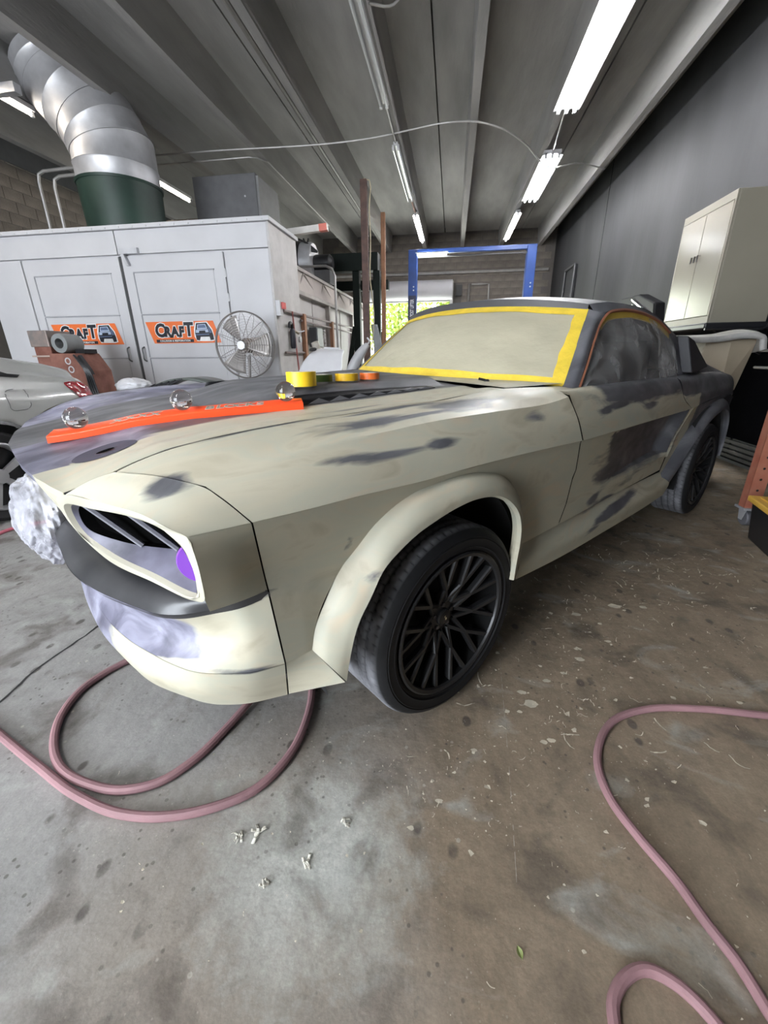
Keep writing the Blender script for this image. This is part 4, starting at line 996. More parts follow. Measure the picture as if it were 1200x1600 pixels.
MB().rng(-.58, .56, -.3, .6, .0, 1.52).build('body', AH, bx, bevel=.01); MB().rng(.56, .60, -.28, .58, .05, 1.48).build('side_door', mat('handler_side', (.2, .2, .2), .5), bx)
for z in (.3, 1.2): MB().lathe([(0, 0), (.015, 0), (.015, .01), (0, .01)], 8, (.35, -.31, z), 'Y').build('screw', STEEL, bx)
# the handler stands on the booth tail; a ribbed tan duct runs into it
rd = MB(); prof = []
for i in range(16): prof += [(.34, i*.075), (.36, i*.075+.03), (.34, i*.075+.06)]
rd.lathe([(r, h) for r, h in prof], 32, (-5.75, 8.5, 3.18), 'X'); tag(rd.build('flexible_duct', mat('tan_flex', (.32, .27, .23), .7)), 'ribbed tan duct leading into the dark grey air handler', 'duct')
for x in (-5.5, -4.9): pass
bl = empty('blower', (-3.25, 9.4, 2.52), 0, 'round steel blower with black motor on the booth tail', 'blower')
MB().lathe([(0, -.38), (.36, -.38), (.38, -.34), (.38, .34), (.36, .38), (0, .38)], 36, (0, 0, .38), 'X').build('drum', STEEL, bl)
MB().lathe([(.385, -.05), (.40, -.05), (.40, .05), (.385, .05)], 36, (.1, 0, .38), 'X', closed=True).build('band', BLACK, bl)
MB().lathe([(0, .36), (.14, .36), (.16, .42), (.16, .70), (.10, .76), (0, .76)], 24, (0, 0, .38), 'X').build('motor', BLACK, bl)
MB().rng(.40, .72, -.15, .15, 0, .24).build('motor_mount', AH, bl)
for k in range(3): MB().tube(cat([(.1+.1*k, -.1, .80), (.3, -.2, .70-.05*k), (.5, -.18, .55)], 12), .02, 6).build('hose', RUBBER, bl)
lb = MB().box((0, 0, 0), (1.15, .09, .085), rot=Matrix.Rotation(R(-4), 3, 'Y')); lvl = lb.build('level_bar', mat('bar_pale', (.55, .53, .50), .5)); lvl.location = (-2.50, 7.05, 2.885)
tag(lvl, 'pale metal bar with a red end sticking out over the booth corner', 'bar')
MB().box((.51, 0, -.036+.072), (.12, .094, .09), rot=Matrix.Rotation(R(-4), 3, 'Y')).build('red_end', mat('bar_red', (.55, .14, .10), .5), lvl)

# ---- air line, regulator and boxes on the booth side
XW = -2.40
pipe('air_pipe', [(XW, 6.2, 1.74), (XW, 10.6, 1.75)], .02, mat('pipe_brown', (.20, .16, .15), .5), 'upper brown air pipe along the booth side', 'pipe')
pipe('air_pipe', [(XW, 6.9, 1.66), (XW, 10.6, 1.64)], .016, mat('pipe_brown', (.20, .16, .15), .5), 'lower brown air pipe along the booth side', 'pipe')
pipe('air_pipe', [(XW, 6.15, 1.18), (XW, 7.3, 1.18)], .018, mat('pipe_brown', (.2, .2, .2), .5), 'short low pipe at the booth corner', 'pipe')
WOOD = mat('orange_wood', (.30, .15, .085), .7, scale=5, var=.25, stretch=(4, 4, .5))
for y, lb_ in ((7.02, 'nearer'), (8.7, 'farther')): tag(MB().rng(XW-.022, XW+.04, y-.05, y+.05, 1.0, 1.76).build('wood_post', WOOD), 'orange wooden batten holding the air pipes, the %s of the two' % lb_, 'post')
pipe('conduit', [(XW+.05, 8.95, 0), (XW+.05, 8.95, 2.6), (XW+.0, 8.95, 2.72), (XW-.12, 8.95, 2.77), (XW-.9, 8.95, 2.78)], .024, CONDUIT, 'conduit bending over the tail of the booth')
rgx = empty('air_regulator', (XW+.03, 6.42, 0), 0, 'air filter regulator with gauge and red drop hose on the booth corner', 'regulator')
MB().lathe([(0, 1.24), (.035, 1.24), (.04, 1.28), (.04, 1.48), (.02, 1.52), (0, 1.52)], 16).build('filter_bowl', mat('bowl_black', (.02, .02, .03), .3), rgx)
MB().tube(cat([(0, 0, 1.50), (0, -.02, 1.58), (0, -.10, 1.58), (0, -.12, 1.52)], 10), .022, 8).build('elbow', BLACK, rgx)
MB().tube([(0, 0, 1.5), (0, .25, 1.46)], .018, 8).build('valve_body', mat('brass', (.25, .2, .13), .4, .8), rgx)
MB().lathe([(0, 0), (.045, 0), (.045, .03), (0, .03)], 16, (.03, .18, 1.37), 'X').build('gauge', STEEL, rgx)
MB().tube([(.0, .24, 1.47), (.06, .36, 1.50)], .01, 6).build('valve_handle', STEEL, rgx)
MB().tube(cat([(0, .06, 1.75), (.01, .06, 1.4), (.02, .10, .9), (.03, .12, .02)], 14), .012, 6).build('drop_hose', mat('red_hose', (.32, .10, .09), .5), rgx)
sw = empty('switch_box', (-2.40, 6.06, 1.66), 0, 'white switch box with a red cover at the booth corner', 'box')
MB().rng(-.03, .03, -.05, .05, 0, .19).build('box_body', WHITE, sw); MB().rng(.03, .06, .0, .10, .09, .17).build('red_cover', mat('red_plastic', (.55, .06, .05), .4), sw)
pn = empty('control_panel', (XW-.02, 7.8, 1.28), 0, 'dark grey control box on the booth tail wall', 'box')
MB().rng(-.08, .06, -.22, .14, 0, .32).build('case', mat('panel_dark', (.07, .075, .085), .4), pn, bevel=.008)
MB().rng(.06, .07, -.20, .12, .02, .30).build('cover', mat('panel_slate', (.16, .17, .19), .4), pn)
for i in range(5): MB().lathe([(0, .06), (.018, .06), (.016, .085), (0, .085)], 10, (0, .2, .04+.06*i), 'X').build('knob', WHITE, pn)

# ---- pedestal fan
FM = mat('fan_wire', (.30, .28, .27), .35, .7); fn = empty('pedestal_fan', (-2.63, 5.35, 0), 0, 'big round pedestal fan with wire guard in front of the booth', 'fan')
fr = .395; fz = 1.265
MB().lathe([(.0, 0), (.28, 0), (.28, .03), (.06, .07), (0, .07)], 28).build('base', BLACK, fn)
MB().tube([(0, .0, .05), (0, 0, .72)], .028, 12).tube([(0, 0, .70), (0, .10, fz-.12)], .02, 10).build('pole', FM, fn)
MB().lathe([(0, .02), (.075, .02), (.09, .06), (.09, .26), (.06, .30), (0, .30)], 24, (0, 0, fz), 'Y').build('motor', mat('motor_brown', (.20, .15, .12), .5), fn)
MB().rng(.04, .17, .12, .26, fz-.13, fz+.10).build('switch_housing', mat('motor_brown', (.2, .15, .12), .5), fn)
MB().lathe([(0, -.105), (.05, -.105), (.055, -.09), (.055, -.085), (0, -.085)], 24, (0, 0, fz), 'Y').build('badge', STEEL, fn)
for k in range(3):
    a0 = 2*PI*k/3; g = []
    for r in np.linspace(.06, .35, 8):
        g.append([(r*math.cos(a0+x), -.02+.05*x/.5+0.0, fz+r*math.sin(a0+x)) for x in np.linspace(-.42, .42, 7)])
    o = MB().grid(g).build('blade', mat('blade_grey', (.42, .39, .37), .4, .5), fn); o.modifiers.new('t', 'SOLIDIFY').thickness = .003
gd = MB(); 
for r, y in ((fr, 0.0), (fr, .02)): gd.tube([(r*math.cos(a), y, fz+r*math.sin(a)) for a in np.linspace(0, 2*PI, 49)[:-1]], .009, 6, closed=True)
gd.build('guard_rim', FM, fn)
for nm, sg in (('front_guard', -1), ('rear_guard', 1)):
    gd = MB()
    yy = lambda r: sg*(.10*(1-(r/fr)**2)**.5) + (.02 if sg > 0 else 0)
    for r in np.linspace(.08, .37, 11): gd.tube([(r*math.cos(a), yy(r), fz+r*math.sin(a)) for a in np.linspace(0, 2*PI, 41)[:-1]], .0022, 3, closed=True)
    for k in range(16):
        a = 2*PI*k/16; gd.tube([(r*math.cos(a), yy(r), fz+r*math.sin(a)) for r in np.linspace(.05, fr, 8)], .003, 4)
    gd.build(nm, FM, fn)

# ---- rusty machine by the booth
rm = empty('rusty_machine', (-4.75, 5.05, 0), 0, 'rusty brown steel machine with a grey hose roll on top', 'machine')
RB_ = mat('red_oxide_steel', (.17, .06, .04), .65, scale=8, col2=(.30, .13, .095), bump=.15)
MB().rng(-.50, -.26, -.16, .16, 0, 1.29).build('column', RB_, rm, smooth=False, bevel=.008)
MB().rng(-.52, -.25, -.18, .18, 1.27, 1.46).build('column_head', mat('scuffed_grey_steel', (.22, .20, .19), .5, .4, scale=12, col2=(.34, .26, .23)), rm, smooth=False, bevel=.008)
MB().rng(-.53, -.24, -.19, .19, 1.15, 1.17).build('column_band', mat('band_tan', (.42, .33, .28), .6), rm, smooth=False)
MB().prism([(-.27, -.20, 0), (.26, -.20, 0), (.22, -.20, .98), (.09, -.20, 1.19), (-.27, -.20, 1.19)], (0, .40, 0)).build('cabinet', RB_, rm, smooth=False, bevel=.008)
for dx, dz in ((.10, 1.10), (.12, 1.0)): MB().lathe([(.028, -.204), (.042, -.204), (.042, -.200), (.028, -.200)], 20, (dx-.12, 0, dz), 'Y', closed=True).build('painted_ring', WHITE, rm)
hr = MB().lathe([(.06, -.13), (.112, -.13), (.117, -.10), (.117, .10), (.112, .13), (.06, .13), (.06, -.13)], 32, (-.13, -.02, 1.308), 'Y'); hr.build('hose_roll', mat('roll_grey', (.24, .25, .25), .5), rm)
MB().rng(-.02, .12, -.05, .14, 1.19, 1.24).build('roll_foot', BLACK, rm)
for k in range(4):
    MB().tube(cat([(.10, -.22, 1.17), (.21+.02*k, -.23, 1.0), (.22+.03*k, -.22, .75), (.32+.02*k, -.24, .45), (.28, -.23, .2)], 24), .012, 6).build('cable', BLACK, rm)
MB().prism([(.14, -.22, 1.14), (.25, -.22, .98), (.29, -.22, .94), (.27, -.22, 1.0), (.17, -.22, 1.17)], (0, .05, 0)).build('cable_clamp', BLACK, rm, smooth=False)

# ================================================================ SEDAN ON THE LEFT
SD = empty('grey_sedan', (-4.10, 2.44, 0), 0, 'pale grey sedan, its rear quarter and red tail lamp at the left edge', 'car')
SP = mat('pale_grey_paint', (.47, .475, .46), .22, var=.03, coat=.6)
# sections along local y (0 = rear axle, +1.06 tail, -3.7 nose): sill, widest, shoulder, belt, upper edge, top centre
SEC = [(1.08, .80, .74, .78, .64, .66), (1.04, .875, .88, .91, .68, .95), (.96, .905, .905, .955, .74, 1.04), (.75, .91, .92, .985, .74, 1.09), (.45, .92, .92, 1.0, .70, 1.15), (.25, .925, .93, 1.015, .66, 1.23),
       (-.1, .925, .94, 1.03, .61, 1.36), (-.5, .925, .945, 1.04, .60, 1.43), (-1.1, .925, .95, 1.06, .60, 1.455), (-1.7, .925, .945, 1.04, .60, 1.41), (-2.1, .925, .94, 1.02, .64, 1.22), (-2.5, .925, .93, 1.0, .70, 1.02), (-3.1, .91, .90, .93, .72, .96), (-3.6, .82, .82, .82, .66, .84), (-3.72, .70, .7, .7, .6, .72)]
def sec(y):
    c = [float(np.interp(y, [q[0] for q in SEC[::-1]], [q[k] for q in SEC[::-1]])) for k in range(1, 6)]; wmx, zs, zb, wt_, zt = c
    return [(wmx*.93, y, .24), (wmx*.985, y, .34), (wmx, y, .55), (wmx*.995, y, .72), (wmx*.965, y, zs*.93), (wmx*.94, y, zs*.96+.02), (wmx*.90, y, zb), (wt_*.5+wmx*.42, y, zb*.55+zt*.45-.01), (wt_, y, zt-.035), (wt_*.6, y, zt-.008), (0, y, zt)]
ys = np.linspace(1.08, -3.72, 120)
G = np.array([cat(sec(y), 46) for y in ys])
# open the wheel arches: keep faces outside a circle about each axle
sm = MB(); nn = 46
for sg in (1, -1):
    Q = G.copy(); Q[..., 0] *= sg; b = len(sm.v); sm.v += [tuple(p) for p in Q.reshape(-1, 3)]
    for i in range(len(ys)-1):
        for j in range(nn-1):
            c = (Q[i, j]+Q[i+1, j+1])/2
            if any((c[1]-ya)**2 + (c[2]-.33)**2 < .385**2 and abs(c[0]) > .7 for ya in (0, -2.75)): continue
            q = (b+i*nn+j, b+i*nn+j+1, b+(i+1)*nn+j+1, b+(i+1)*nn+j); sm.f.append(q)
sm.poly([(0.65*x, 1.08, z) for x, z in ((-1, .24), (1, .24), (1, .60), (-1, .60))])
so = sm.build('body', SP, SD, ang=50); so.modifiers.new('t', 'SOLIDIFY').thickness = .004
for ya in (0, -2.75):
    for sg in (1, -1):
        a = np.linspace(R(-15), R(195), 30)
        arch = MB().grid([[(sg*x, ya+r*math.cos(t), .33+r*math.sin(t)) for t in a] for x, r in ((.945, .375), (.935, .40), (.90, .392), (.60, .392))]); arch.build('arch_lining', BLACK, SD)
# glass: dark side windows set just proud of the cabin, black rear quarter trim
GL = mat('dark_glass', (.008, .009, .01), .08)
for sg in (1, -1):
    def sp(y, zf, sg=sg):
        P = cat(sec(y), 46); zb, zt = [float(np.interp(y, [q[0] for q in SEC[::-1]], [q[k] for q in SEC[::-1]])) for k in (3, 5)]
        z = zb + (zt-.06-zb)*zf; i = 16+int(np.argmin(abs(P[16:38, 2]-z))); return (sg*(P[i, 0]+.004), y, P[i, 2])
    win = MB().grid([[sp(y, f) for y in np.linspace(.02, -.9, 16)] for f in np.linspace(.04, .95, 8)]); win.build('side_glass', GL, SD, ang=60)
    tr = MB().grid([[sp(.44-u*.42, (.05+.02*f)+f*u*.75) for u in np.linspace(0, 1, 10)] for f in np.linspace(0, 1, 5)]); tr.build('quarter_trim', BLACK, SD, ang=60)
    # fuel flap outline
    if sg > 0:
        fl_ = []
        for t in np.linspace(0, 2*PI, 41)[:-1]:
            y, z = .30+.085*np.sign(math.cos(t))*abs(math.cos(t))**.5 + .02*math.sin(t), .845+.075*np.sign(math.sin(t))*abs(math.sin(t))**.5
            P = cat(sec(y), 46); i = int(np.argmin(abs(P[:30, 2]-z))); fl_.append((P[i, 0]+.001, y, z))
        MB().tube(fl_, .0025, 4, closed=True).build('fuel_flap', mat('seam_grey', (.12, .12, .12), .5), SD)
    # wraparound tail lamp
    L0 = [(.77, .94), (.86, .948), (.95, .93), (1.03, .89)]; L1 = [(.77, .925), (.82, .85), (.89, .765), (1.02, .745)]
    tg = []
    for f in np.linspace(0, 1, 8):
        row = []
        for k, x in enumerate(np.linspace(0, 1, 12)):
            p0, p1 = cat([(*p, 0) for p in L0], 12)[k], cat([(*p, 0) for p in L1], 12)[k]; y, z = (p0*(1-f)+p1*f)[:2]
            P = cat(sec(min(1.07, y)), 46); i = int(np.argmin(abs(P[:30, 2]-z))); row.append((sg*(P[i, 0]+.006), y, z))
        tg.append(row)
    MB().grid(tg).build('tail_lamp', mat('tail_lamp_red', (.36, .01, .02), .15, coat=.8), SD, ang=50)
def sedan_wheel():
    w = bpy.data.objects.new('wheel', None); COL.objects.link(w)
    MB().lathe([(.24, .10), (.30, .115), (.325, .09), (.33, 0), (.325, -.09), (.30, -.115), (.24, -.10)], 48, axis='X').build('tyre', RUBBER, w)
    r = MB().lathe([(.24, -.1), (.245, .112), (.235, .118), (.225, .10), (.22, .02), (.22, -.08)], 48, axis='X').build('rim', STEEL, w)
    MB().lathe([(0, .06), (.22, .05), (.22, .02), (0, .02)], 32, axis='X').build('brake_disc', BLACK, w)
    for k in range(5):
        a = 2*PI*k/5+.5; m_ = MB()
        p = lambda r_, d_, x: (x, r_*math.cos(a+d_), r_*math.sin(a+d_))
        m_.prism([p(.04, .5, .09), p(.23, .13, .105), p(.23, -.13, .105), p(.04, -.5, .09)], (-.02, 0, 0)); m_.build('spoke', STEEL, r, smooth=False)
    MB().lathe([(0, .11), (.05, .105), (.055, .09), (0, .09)], 20, axis='X').build('hub_cap', STEEL, w)
    return w
w0 = sedan_wheel(); w0.parent = SD; w0.location = (.80, 0, .33)
for x, y, rz in ((-.80, 0, PI), (.80, -2.75, 0), (-.80, -2.75, PI)):
    c = copy_tree(w0, SD); c.location = (x, y, .33); c.rotation_euler[2] = rz

# ---- sawhorse table with a black louvred panel and a plastic bag between the cars and the booth
tb = empty('parts_stand', (-2.68, 3.98, 0), 0, 'low grey work stand between the two cars and the booth', 'stand')
MB().rng(-.62, .56, -.22, .22, .74, .78).build('top', mat('stand_grey', (.25, .25, .25), .6), tb)
for x in (-.55, .48):
    for y in (-.17, .17): MB().tube([(x, y, 0), (x, y, .745)], .022, 8).build('leg', mat('stand_leg', (.1, .1, .1), .5), tb)
lp = empty('louvred_panel', (-2.55, 3.98, .78), 0, 'black louvred car panel with a curved grey-green rim on the stand', 'car panel')
arc = []
for f in (0, 1): arc.append([(-.42+.85*u, -.17+.34*f, .04+.125*math.sin(PI*min(1, u*1.0))**.8) for u in np.linspace(.0, 1, 24)])
o = MB().grid(arc).build('shell', mat('panel_greygreen', (.10, .11, .10), .3), lp); o.modifiers.new('t', 'SOLIDIFY').thickness = .02
for i in range(5):
    MB().box((-.36+.07*i, -.19, .075+.012*i), (.18, .02, .012), rot=Matrix.Rotation(R(-22), 3, 'Y')).build('louvre', BLACK, lp)
MB().rng(-.46, -.02, -.18, .16, .0, .075).build('louvre_box', BLACK, lp)
def crumple(name, c, rad, mt, seed, n=40, amp=.28, parent=None):
    rs_ = np.random.RandomState(seed); K = rs_.randn(14, 3)*3.2; ph = rs_.rand(14)*6.3; K2 = rs_.randn(10, 3)*9; p2 = rs_.rand(10)*6.3
    G = []
    for i in range(n+1):
        th = PI*i/n; row = []
        for j in range(2*n):
            a = 2*PI*j/(2*n); d = np.array((math.sin(th)*math.cos(a), math.sin(th)*math.sin(a), math.cos(th)))
            q = 1+amp*(np.abs(np.sin(K@d+ph)).mean()-.6)*1.6 + amp*.35*(np.abs(np.sin(K2@d+p2)).mean()-.6)*2
            row.append(tuple(np.array(c)+d*q*np.array(rad)))
        G.append(row)
    return MB().grid(G, closed=True).build(name, mt, parent, ang=50)
tag(crumple('plastic_bag', (-3.19, 3.95, .862), (.16, .16, .075), mat('white_film', (.72, .72, .75), .35), 3), 'crumpled white plastic bag on the stand behind the grey sedan', 'bag')

# ================================================================ POSTS, LIFTS AND PARTS IN THE BACK
tag(MB().rng(-1.605, -1.495, 7.96, 8.06, 0, 3.79).build('steel_post', mat('rust_dark', (.05, .028, .024), .7, scale=9, col2=(.10, .055, .042)), smooth=False, bevel=.006), 'thick dark rusty square post, the taller of two', 'post')
tag(MB().rng(-1.43, -1.35, 8.96, 9.04, 0, 3.6).build('steel_post', mat('rust_orange', (.20, .095, .05), .7, scale=9, col2=(.30, .15, .08)), smooth=False, bevel=.006), 'thin orange rusty square post, the shorter of two', 'post')
pipe('cord', [(-1.55, 8.01, 3.805), (-1.49, 8.01, 3.80), (-1.47, 8.01, 3.4), (-1.455, 8.02, 3.0), (-1.47, 8.0, 2.4), (-1.42, 8.03, 1.8), (-1.46, 8.0, 1.2)], .01, mat('cord_tan', (.35, .3, .2), .6), 'tan cord hanging down the dark rusty post', 'cord', k=24)
BLUE = mat('lift_blue', (.012, .05, .22), .4, scale=3, var=.2)
lf = empty('two_post_lift', (0, 12.0, 0), 0, 'bright blue two-post car lift with overhead beam near the back wall', 'lift')
for x in (-1.09, 1.78):
    c = MB().rng(x-.11, x+.11, -.12, .12, 0, 3.58).build('column', BLUE, lf, smooth=False, bevel=.01)
    MB().rng(x-.22, x+.22, -.25, .25, 0, .03).build('base_plate', BLUE, lf)
    for z in (2.68, 2.76): MB().lathe([(0, -.13), (.018, -.13), (.018, -.12), (0, -.12)], 10, (x+.03, 0, z), 'Y').build('bolt', STEEL, lf)
MB().rng(-1.2, 1.9, -.05, .05, 3.50, 3.60).build('crossbeam', BLUE, lf, smooth=False, bevel=.008)
MB().rng(-1.15, 1.85, -.02, .02, 3.42, 3.45).build('limit_bar', DARKT, lf)
MB().rng(-1.185, -.995, -.128, -.122, 1.5, 2.56).build('decal', mat('decal_navy', (.012, .016, .05), .4), lf, smooth=False)
text_mesh('decal_text', 'POST LIFTER', .13, mat('decal_white', (.8, .82, .86), .5), lf, Matrix.Translation((-1.09, -.130, 2.27)) @ Matrix.Rotation(R(90), 4, 'X') @ Matrix.Rotation(R(90), 4, 'Z') @ Matrix.Diagonal((.56, 1, 1, 1)), .002, .001)
fx = empty('strip_light', (-.62, 11.9, 3.47), 0, 'short lit tube hung under the blue lift crossbeam', 'light', 'strip lights under the roof stems')
MB().lathe([(0, -.36), (.022, -.36), (.022, .36), (0, .36)], 10, (0, 0, 0), 'X').build('tube', TUBE_ON, fx); MB().rng(-.4, .4, -.02, .02, .02, .05).build('housing', FIX, fx)
GRN = mat('dark_green_steel', (.006, .010, .008), .6, spec=.15)
gl = empty('green_lift', (0, 10.2, 0), 0, 'dark green two-post lift with heavy overhead beam behind the rusty posts', 'lift')
for x in (-2.18, -1.72): MB().rng(x-.075, x+.075, -.1, .1, 0, 2.86).build('column', GRN, gl, smooth=False, bevel=.01)
MB().rng(-3.3, -1.68, -.14, .14, 2.86, 3.20).build('crossbeam', GRN, gl, smooth=False, bevel=.01)
MB().rng(-3.0, -1.5, .2, .4, 2.52, 2.72).build('rear_beam', GRN, gl, smooth=False, bevel=.01)
MB().tube([(-2.23, -.06, 1.75), (-2.42, -.1, .7)], .06, 8).build('swing_arm', GRN, gl)
pt = empty('car_panel', (-1.62, 9.5, 0), 0, 'grey upright body panel leaning beside the dark rusty post', 'car panel')
pg_ = loft([[(-.10, 0, 0), (-.13, 0, .7), (-.07, 0, 1.3), (-.13, .02, 1.75)], [(.10, 0, 0), (.02, 0, .6), (.12, 0, 1.2), (.0, .02, 1.75)]], 30, 6)
o = MB().grid(pg_).build('sheet', mat('panel_grey_primer', (.22, .23, .24), .5), pt); o.modifiers.new('t', 'SOLIDIFY').thickness = .03
MB().tube([(.14, .05, .3), (.10, .05, 1.6)], .02, 8).build('strut', BLACK, pt)

# parts cart with white bumper covers
ct = empty('parts_cart', (-1.70, 5.85, 0), 0, 'low steel cart carrying white car panels', 'cart')
MB().rng(-.45, .62, -.3, .4, .78, .82).build('deck', mat('cart_grey', (.16, .15, .15), .6), ct)
for x in (-.4, .55):
    for y in (-.25, .35): MB().tube([(x, y, 0), (x, y, .78)], .02, 8).build('leg', DARKT, ct)
PW = mat('white_panel_paint', (.62, .62, .64), .3, var=.04)
tk = empty('trunk_lid', (-1.74, 5.80, .84), 0, 'white car trunk lid with an oval lock hole lying on the cart', 'car panel')
tr_ = loft([[(-.33, -.14, .05), (.0, -.18, .02), (.27, -.16, .0)], [(-.30, -.10, .14), (.0, -.13, .11), (.28, -.12, .10)], [(-.20, .1, .33), (.05, .1, .33), (.25, .1, .31)], [(-.15, .24, .385), (.08, .25, .39), (.24, .24, .37)]], 30, 24)
o = MB().grid(tr_).build('skin', PW, tk); o.modifiers.new('t', 'SOLIDIFY').thickness = .03
MB().prism([(-.30, -.165, .05), (-.05, -.195, .035), (-.0, -.19, .07), (-.10, -.18, .062)], (0, .01, .0)).build('plate_slot', BLACK, tk, smooth=False)
MB().lathe([(0, 0), (.05, 0), (.05, .01), (0, .01)], 20, (0, 0, 0)).build('lock_hole', BLACK, tk, loc=(-.17, .12, .372)).rotation_euler = (R(24), 0, 0)
MB().tube([(-.02, .15, .395), (.20, .17, .385)], .012, 6).build('ridge', PW, tk)
fd = empty('fender_strip', (-1.22, 5.74, .85), 0, 'pale grey capsule-shaped fender strip leaning against the trunk lid', 'car panel')
P = cat([(-.16, -.05, .0), (-.08, -.02, .15), (.03, .02, .33), (.10, .06, .42)], 20)
MB().tube(P, [.02+.05*math.sin(PI*min(1, .12+.86*k/19))**.6 for k in range(20)], 14).build('shell', mat('fender_grey', (.42, .42, .43), .35), fd)
MB().tube(cat([(.08, .05, .40), (.13, .05, .46), (.10, .06, .50)], 8), .012, 6).build('bracket', STEEL, fd)
bpz = crumple('rolled_cover', (-1.12, 6.05, .925), (.16, .14, .10), mat('cover_pale', (.5, .49, .48), .5), 8, amp=.15); tag(bpz, 'pale folded cover at the right end of the cart', 'cover')
tag(crumple('paper_wad', (-1.42, 5.62, .86), (.06, .05, .04), WHITE, 12, n=16), 'small white paper wad on the cart in front of the panels', 'paper')
rl = empty('lamp_cluster', (-1.31, 5.585, .82), 0, 'small red lamp lens at the front of the cart', 'lamp lens')
MB().prism([(-.06, 0, 0), (.07, 0, 0), (.05, 0, .06), (-.04, 0, .07)], (0, .08, 0)).build('lens', mat('lens_red', (.45, .01, .02), .2), rl, bevel=.006); MB().rng(-.05, .06, .08, .10, .0, .05).build('lamp_base', BLACK, rl)
for (x, y, r0, r1, h, ln, lab) in ((-2.02, 6.35, .05, .07, .5, .35, 'pale elbow pipe standing beside the white trunk lid'),):
    o = MB().tube(cat([(x, y, 0), (x, y, .95), (x+.05, y, 1.15), (x+.02, y-.05, 1.32)], 20), .055, 12).build('elbow_pipe', mat('pipe_beige', (.45, .42, .37), .5)); tag(o, lab, 'pipe')

# ================================================================ RIGHT SIDE
BEIGE = mat('beige_cabinet_enamel', (.28, .255, .20), .42, scale=2, var=.05)
sh = empty('black_shelf', (2.78, 6.3, 0), 0, 'black steel shelf along the charcoal wall under the cabinet', 'shelf')
MB().rng(-.36, .30, -1.46, 1.9, 1.34, 1.40).build('deck', BLACK, sh, bevel=.015); MB().tube(cat([(-.36, -1.47, 1.34), (-.1, -1.48, 1.335), (.12, -1.48, 1.335), (.17, -1.48, 1.345), (.185, -1.48, 1.38), (.22, -1.48, 1.70)], 24), .012, 8).build('lip_rail', BLACK, sh)
for y in (-1.3, .2, 1.7): MB().prism([(.30, y, 1.34), (-.20, y, 1.34), (.30, y, 1.10)], (0, .03, 0)).build('bracket', BLACK, sh, smooth=False)
cb = empty('storage_cabinet', (2.5, 4.98, 1.40), 0, 'beige two-door steel cabinet standing on the black shelf', 'cabinet')
MB().rng(.02, .53, 0, .94, .0, 1.12).build('carcass', BEIGE, cb, smooth=False, bevel=.006)
MB().rng(0, .02, 0, .94, 1.045, 1.12).build('top_rail', BEIGE, cb, smooth=False, bevel=.003); MB().rng(0, .02, 0, .94, 0, .07).build('plinth', BEIGE, cb, smooth=False, bevel=.003)
for y0, y1 in ((.022, .466), (.472, .918)):
    d = MB().rng(-.002, .02, y0, y1, .075, 1.040).build('door', mat('beige_door_gloss', (.25, .23, .18), .22, scale=2, var=.04), cb, smooth=False, bevel=.003)
for y in (.41, .47, .53):
    MB().tube([(-.005, y, .665), (-.03, y, .665), (-.032, y, .61)], .009, 8).build('handle', mat('chrome', (.7, .7, .7), .15, 1.0), cb)
MB().rng(.0, .018, .0, .018, .07, 1.045).build('stile', BEIGE, cb); MB().rng(.0, .018, .922, .94, .07, 1.045).build('stile', BEIGE, cb)
bg = empty('black_grille', (2.72, 6.75, 1.40), 0, 'glossy black car grille standing on the far end of the shelf', 'car part')
GBL = mat('gloss_black', (.006, .006, .007), .5, spec=.15)
MB().prism([(-.16, -.42, 0), (-.16, .62, 0), (-.16, .95, .52), (-.16, .25, .50), (-.16, -.30, .34)], (.14, 0, 0)).build('frame', GBL, bg, smooth=False, bevel=.02)
for i in range(4): MB().box((-.18, -.02+.05*i, .12+.075*i), (.02, .62, .02), rot=Matrix.Rotation(R(20), 3, 'X')).build('bar', mat('chrome_bar', (.5, .5, .52), .15, 1.0), bg)
# plastic wrapped spoiler on its tan pedestal behind the tail of the car
spz = empty('spoiler_part', (2.52, 4.45, 0), 0, 'tan moulded body part topped by a plastic-wrapped grey blade behind the tail', 'car part')
TAN = mat('tan_composite', (.36, .30, .22), .55, var=.06)
b0 = [(-.36, -.06, .80), (-.10, -.12, .80), (.06, -.05, .80), (.06, .16, .80), (-.36, .16, .80)]; b1 = [(-.27, -.06, 1.235), (-.10, -.10, 1.235), (.13, -.06, 1.235), (.16, .14, 1.235), (-.27, .14, 1.235)]
MB().rng(-.40, -.22, -.04, .14, 0, .80).build('stand', BLACK, spz)
m = MB()
for i in range(5): m.poly([b0[i], b0[(i+1) % 5], b1[(i+1) % 5], b1[i]])
m.poly(b1); m.poly(b0[::-1]); m.build('pedestal', TAN, spz, smooth=False, bevel=.006)
bl_ = np.array([-.045, 0, -.01]) + loft([[(-.52, -.16, 1.26), (-.2, -.17, 1.265), (.06, -.17, 1.29), (.16, -.17, 1.27), (.20, -.17, 1.16)], [(-.52, .0, 1.285), (-.2, .0, 1.29), (.08, .0, 1.325), (.19, .0, 1.30), (.235, .0, 1.14)], [(-.52, .16, 1.27), (-.2, .17, 1.275), (.06, .17, 1.30), (.16, .17, 1.28), (.2, .17, 1.14)]], 40, 12)
o = MB().grid(bl_).build('blade', mat('wrapped_grey', (.33, .32, .30), .3, scale=8, col2=(.5, .49, .47), bump=.5, bscale=14), spz); o.modifiers.new('t', 'SOLIDIFY').thickness = .045
